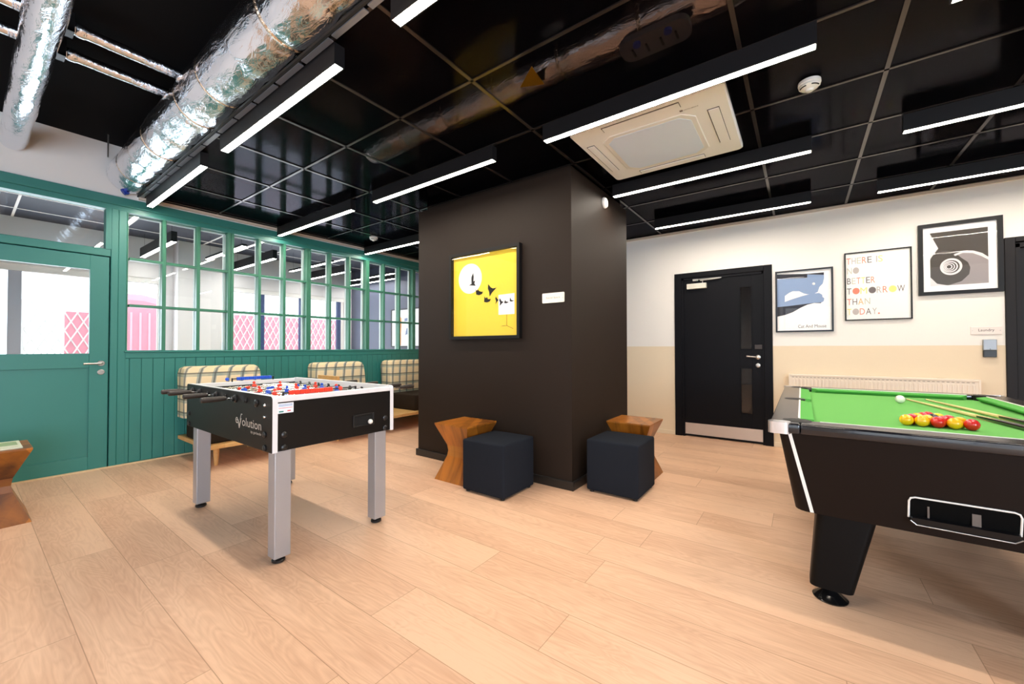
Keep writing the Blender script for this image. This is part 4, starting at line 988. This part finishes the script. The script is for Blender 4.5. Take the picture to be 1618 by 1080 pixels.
# --- Social Space sign
sg = thing('wall_sign', (-1.706, CY0, 1.595), 'small pale sign reading Social Space on the black column', 'sign')
m = MB(); m.loft([[(x, y, z) for x, z in rrect(-1.813, -1.600, 1.553, 1.637, 0.008)] for y in (CY0-0.008, CY0-0.0005)]); m.build('plate', mat('sign_cream', (244, 238, 222), 0.5), sg)
m = MB(); put_text(m, 'Social Space', lambda u, v: (-1.774+u, CY0-0.0085, 1.584+v), width=0.135, height=0.021); m.build('lettering', mat('sign_print', (120, 112, 104), 0.6), sg)
for x in (-1.800, -1.613): m = MB(); m.lathe([(0, 0), (0.004, 0), (0.003, -0.002), (0, -0.002)], (x, CY0-0.008, 1.590), 'y', 10); m.build('screw', M_STEEL, sg)

# --- cat and mouse print
M_FR2 = mat('dark_blue_black_frame', (20, 26, 38), 0.3)
ct = framed('', -0.245, 0.289, 1.347, 2.061, 0.017, 0.028, YD, 'blue and white cat silhouette print lettered Cat And Mouse beside the black door', M_FR2, True, (255, 253, 252))
yy = YD-0.0082
q = lambda px, py: (-0.245+(px-118)/(826-118)*0.534, 2.061-(py-(232-(px-118)/708*68))/( (960-(px-118)/708*10) - (232-(px-118)/708*68))*0.714)
blue_ = [(140, 318), (520, 300), (522, 260), (720, 262), (722, 300), (705, 370), (665, 410), (645, 470), (600, 492), (530, 500), (480, 490), (420, 462), (340, 462), (290, 485), (240, 520), (238, 592), (330, 560), (460, 520), (560, 495), (660, 482), (698, 505), (700, 530), (722, 550), (712, 585), (690, 598), (600, 605), (420, 625), (300, 640), (140, 655)]
flat(ct, 'cat_shape', [[q(*p) for p in blue_]], mat('print_blue_grey', (138, 162, 200), 0.6), yy)
dark_ = [(140, 655), (300, 640), (420, 625), (600, 603), (685, 598), (680, 608), (600, 605), (520, 625), (440, 660), (340, 715), (240, 750), (140, 770)]
flat(ct, 'shadow_shape', [[q(*p) for p in dark_], [q(140, 262), q(520, 250), q(720, 232), q(720, 262), q(522, 258), q(520, 298), q(140, 318)]], mat('print_dark_navy', (32, 34, 46), 0.6), yy-0.0008)  # dark reflections in the glass, painted onto the sheet
flat(ct, 'eye', [[q(598+18*math.cos(a*PI/8), 371+16*math.sin(a*PI/8)) for a in range(16)]], M_STRIPE, yy-0.0014)
m = MB(); put_text(m, 'Cat And Mouse', lambda u, v: (-0.030+u, yy-0.0008, 1.393+v), width=0.255, height=0.036); m.build('lettering', mat('ink', (52, 50, 54), 0.6), ct)

# --- quote print
qt = framed('', 0.386, 0.912, 1.458, 2.191, 0.011, 0.024, YD, 'white print of multicoloured letters reading There is no better tomorrow than today', M_FRAMEBLK, False, (246, 244, 238))
inks = {'r': (232, 130, 108), 'd': (104, 96, 98), 'g': (182, 174, 170), 'y': (240, 220, 130), 'o': (240, 170, 110), 'k': (196, 192, 176)}
ikeys = list(inks); imats = [mat('ink_'+k, inks[k], 0.6) for k in ikeys]
rows_ = [('THERE IS', 'rdkr d gy', 0.410, 0.695, 2.060), ('NO', 'dg', 0.410, 0.510, 1.945), ('BETTER', 'dkrydr', 0.410, 0.640, 1.830), ('TOMORROW', 'dryddryr', 0.402, 0.880, 1.722), ('THAN', 'rdod', 0.402, 0.600, 1.600), ('TODAY.', 'ygrrgr', 0.402, 0.672, 1.488)]
rows_ = [('THERE IS', 'rgkrd gy', 0.404, 0.703, 2.068), ('NO', 'kg', 0.408, 0.512, 1.963), ('BETTER', 'dkrydr', 0.407, 0.640, 1.852), ('TOMORROW', 'drydgryd', 0.404, 0.872, 1.742), ('THAN', 'rdok', 0.405, 0.602, 1.628), ('TODAY.', 'ygrdgr', 0.405, 0.668, 1.520)]
adv = {'I': 0.45, ' ': 0.5, 'M': 1.35, 'W': 1.4, 'O': 1.3, '.': 0.35, 'N': 1.1, 'D': 1.1, 'A': 1.1}
# a second ink tone on some letters, as solid bars
BARS = ()
for s, cols, x0, x1, zb in rows_:
    m = MB(); tot = sum(adv.get(ch, 0.95) for ch in s); un_ = (x1-x0)/tot; x = x0; H = 0.066
    ci = 0
    for ch, cc in zip(s, cols):
        wdt = adv.get(ch, 0.95)*un_
        if ch != ' ':
            m.mi = ikeys.index(cc)
            if ch == 'O': m.poly([(p[0], yy-0.0005, p[1]) for p in ell(x+wdt*0.46, zb+H/2, wdt*0.46, H*0.52)])
            elif ch == 'I': m.poly([(x+wdt*0.2, yy-0.0005, zb), (x+wdt*0.62, yy-0.0005, zb), (x+wdt*0.62, yy-0.0005, zb+H), (x+wdt*0.2, yy-0.0005, zb+H)])
            elif ch == '.': m.poly([(p[0], yy-0.0005, p[1]) for p in ell(x+0.008, zb+0.008, 0.008, 0.008, 12)])
            else: put_text(m, ch, lambda u, v, x=x: (x+u, yy-0.0005, zb+v), width=wdt*0.82, height=H, bold=0.0)
        x += wdt
    for cc, bx, bzb, w_, h__ in BARS:
        if abs(bzb-zb) < 0.07 and bzb >= zb-0.001: m.mi = ikeys.index(cc); m.poly([(bx, yy-0.0011, bzb), (bx+w_, yy-0.0011, bzb), (bx+w_, yy-0.0011, bzb+h__), (bx, yy-0.0011, bzb+h__)])
    m.build('lettering', imats, qt)

# --- spiral stair photograph
sp_ = framed('', 0.958, 1.516, 1.684, 2.391, 0.034, 0.030, YD, 'black framed photograph of a spiral staircase, largest frame beside the laundry door', M_FRAMEBLK, True, (255, 254, 255))
ix0_, ix1_, iz0_, iz1_ = 1.043, 1.427, 1.774, 2.301
U = lambda u, v: (ix0_+u*(ix1_-ix0_), iz1_-v*(iz1_-iz0_))
M_P1 = mat('photo_dark', (66, 60, 54), 0.6); M_P2 = mat('photo_light', (196, 190, 192), 0.6); M_P3 = mat('photo_mid', (150, 142, 144), 0.6); M_P4 = mat('photo_white', (224, 220, 222), 0.6)
flat(sp_, 'photo_ground', [[U(0, 0), U(1, 0), U(1, 1), U(0, 1)]], M_P1, yy)
flat(sp_, 'light_wall', [[U(0, 0), U(0.15, 0.30), U(0.02, 0.46), U(0, 0.50)], [U(0, 0.83), U(0.12, 0.96), U(0.3, 1.0), U(0, 1.0)]], M_P4, yy-0.0007)
flat(sp_, 'stair_underside', [[U(0.45, 0.42), U(0.7, 0.42), U(0.9, 0.50), U(1, 0.58), U(1, 1), U(0.32, 1), U(0.55, 0.94), U(0.68, 0.82), U(0.70, 0.70), U(0.66, 0.60), U(0.56, 0.52)]], M_P3, yy-0.0007)
flat(sp_, 'stair_rail', [[U(0.42, 0.44), U(0.58, 0.385), U(0.75, 0.40), U(0.9, 0.46), U(1, 0.54), U(1, 0.59), U(0.88, 0.51), U(0.74, 0.445), U(0.58, 0.425), U(0.44, 0.47)]], M_P4, yy-0.0014)
def ringp(cu_, cv_, ru, rv, wd_, n=36):
    out = []
    for k in range(n):
        a, b = 2*PI*k/n, 2*PI*(k+1)/n
        out.append([U(cu_+ru*math.cos(a), cv_+rv*math.sin(a)), U(cu_+ru*math.cos(b), cv_+rv*math.sin(b)), U(cu_+(ru-wd_)*math.cos(b), cv_+(rv-wd_*0.8)*math.sin(b)), U(cu_+(ru-wd_)*math.cos(a), cv_+(rv-wd_*0.8)*math.sin(a))])
    return out
rg_ = []
for cu_, cv_, ru, rv, wd_ in ((0.37, 0.66, 0.195, 0.155, 0.045), (0.355, 0.66, 0.135, 0.105, 0.025), (0.345, 0.66, 0.095, 0.075, 0.02), (0.335, 0.66, 0.06, 0.048, 0.02)): rg_ += ringp(cu_, cv_, ru, rv, wd_)
mb = MB()
for p in rg_: mb.poly([(x, yy-0.0021, z) for x, z in p])
mb.build('spiral', M_P4, sp_)

# --- poster in the room beyond
po = framed('', -6.60, -5.75, 1.19, 1.93, 0.02, 0.02, 5.03, 'white and orange poster on the slate wall of the room beyond the glazing', M_FRAMEBLK, False, (236, 238, 246))
flat(po, 'orange_shape', [[(-6.36, 1.22), (-6.30, 1.22), (-6.28, 1.75), (-6.34, 1.78)], ell(-6.02, 1.36, 0.09, 0.07, 20)], mat('poster_orange', (232, 146, 92), 0.6), 5.03-0.0082)
flat(po, 'blue_shape', [[(-6.2, 1.68), (-5.95, 1.70), (-5.96, 1.76), (-6.2, 1.74)], [(-6.18, 1.42), (-6.0, 1.46), (-5.92, 1.56), (-6.14, 1.55)]], mat('poster_blue', (104, 122, 160), 0.6), 5.03-0.0082)

# --- laundry sign, card reader, radiator
ls = thing('wall_sign', (1.406, YD, 1.326), 'pale sign reading Laundry beside the door at the right edge', 'sign')
m = MB(); m.box(1.307, 1.503, YD-0.008, YD-0.0005, 1.289, 1.364, 0.002, 1); m.build('plate', mat('sign_pinkish', (236, 226, 220), 0.5), ls)
m = MB(); put_text(m, 'Laundry', lambda u, v: (1.356+u, YD-0.0085, 1.310+v), width=0.1, height=0.033); m.build('lettering', mat('ink', (52, 50, 54), 0.6), ls)
for x in (1.318, 1.492): m = MB(); m.lathe([(0, 0), (0.004, 0), (0.003, -0.002), (0, -0.002)], (x, YD-0.008, 1.326), 'y', 10); m.build('screw', M_STEEL, ls)
cr = thing('card_reader', (1.423, YD, 1.16), 'grey and black card reader on the wall below the laundry sign', 'card reader')
m = MB(); m.box(1.380, 1.466, YD-0.028, YD-0.0005, 1.142, 1.241, 0.004); m.build('cover', mat('reader_grey', (148, 152, 156), 0.35, 0.4), cr)
m = MB(); m.box(1.381, 1.465, YD-0.028, YD-0.0005, 1.076, 1.1415, 0.004); m.build('reader_window', M_BLKPL, cr)
m = MB(); m.lathe([(0, 0), (0.004, 0), (0, -0.001)], (1.423, YD-0.028, 1.152), 'y', 10); m.build('indicator', M_BLKPL, cr)
rd = thing('radiator', (0.61, YD-0.05, 0.2), 'cream panel radiator on the wall behind the pool table', 'radiator')
M_RAD = mat('radiator_cream', (238, 226, 208), 0.45)
m = MB(); rx0, rx1 = -0.110, 1.335
m.box(rx0, rx1, YD-0.085, YD-0.070, 0.22, 0.853)
n_ = 43
for k in range(n_):
    x = rx0+0.015+k*(rx1-rx0-0.03)/n_; m.box(x+0.006, x+0.026, YD-0.091, YD-0.085, 0.25, 0.815, 0.003, 1)
m.build('panel', M_RAD, rd)
m = MB(); m.box(rx0, rx1, YD-0.092, YD-0.012, 0.846, 0.866, 0.004); m.build('top_grille', M_RAD, rd)
m = MB(); 
for k in range(n_): x = rx0+0.018+k*(rx1-rx0-0.03)/n_; m.box(x, x+0.018, YD-0.0925, YD-0.0915, 0.832, 0.838)
m.build('slot', mat('radiator_slot', (170, 158, 140), 0.6), rd)
m = MB(); m.box(rx1, rx1+0.012, YD-0.092, YD-0.012, 0.22, 0.866); m.box(rx0-0.012, rx0, YD-0.092, YD-0.012, 0.22, 0.866); m.build('side_cover', M_RAD, rd)
m = MB(); m.box(rx0+0.2, rx0+0.24, YD-0.07, YD-0.002, 0.3, 0.8); m.box(rx1-0.24, rx1-0.2, YD-0.07, YD-0.002, 0.3, 0.8); m.build('bracket', M_RAD, rd)
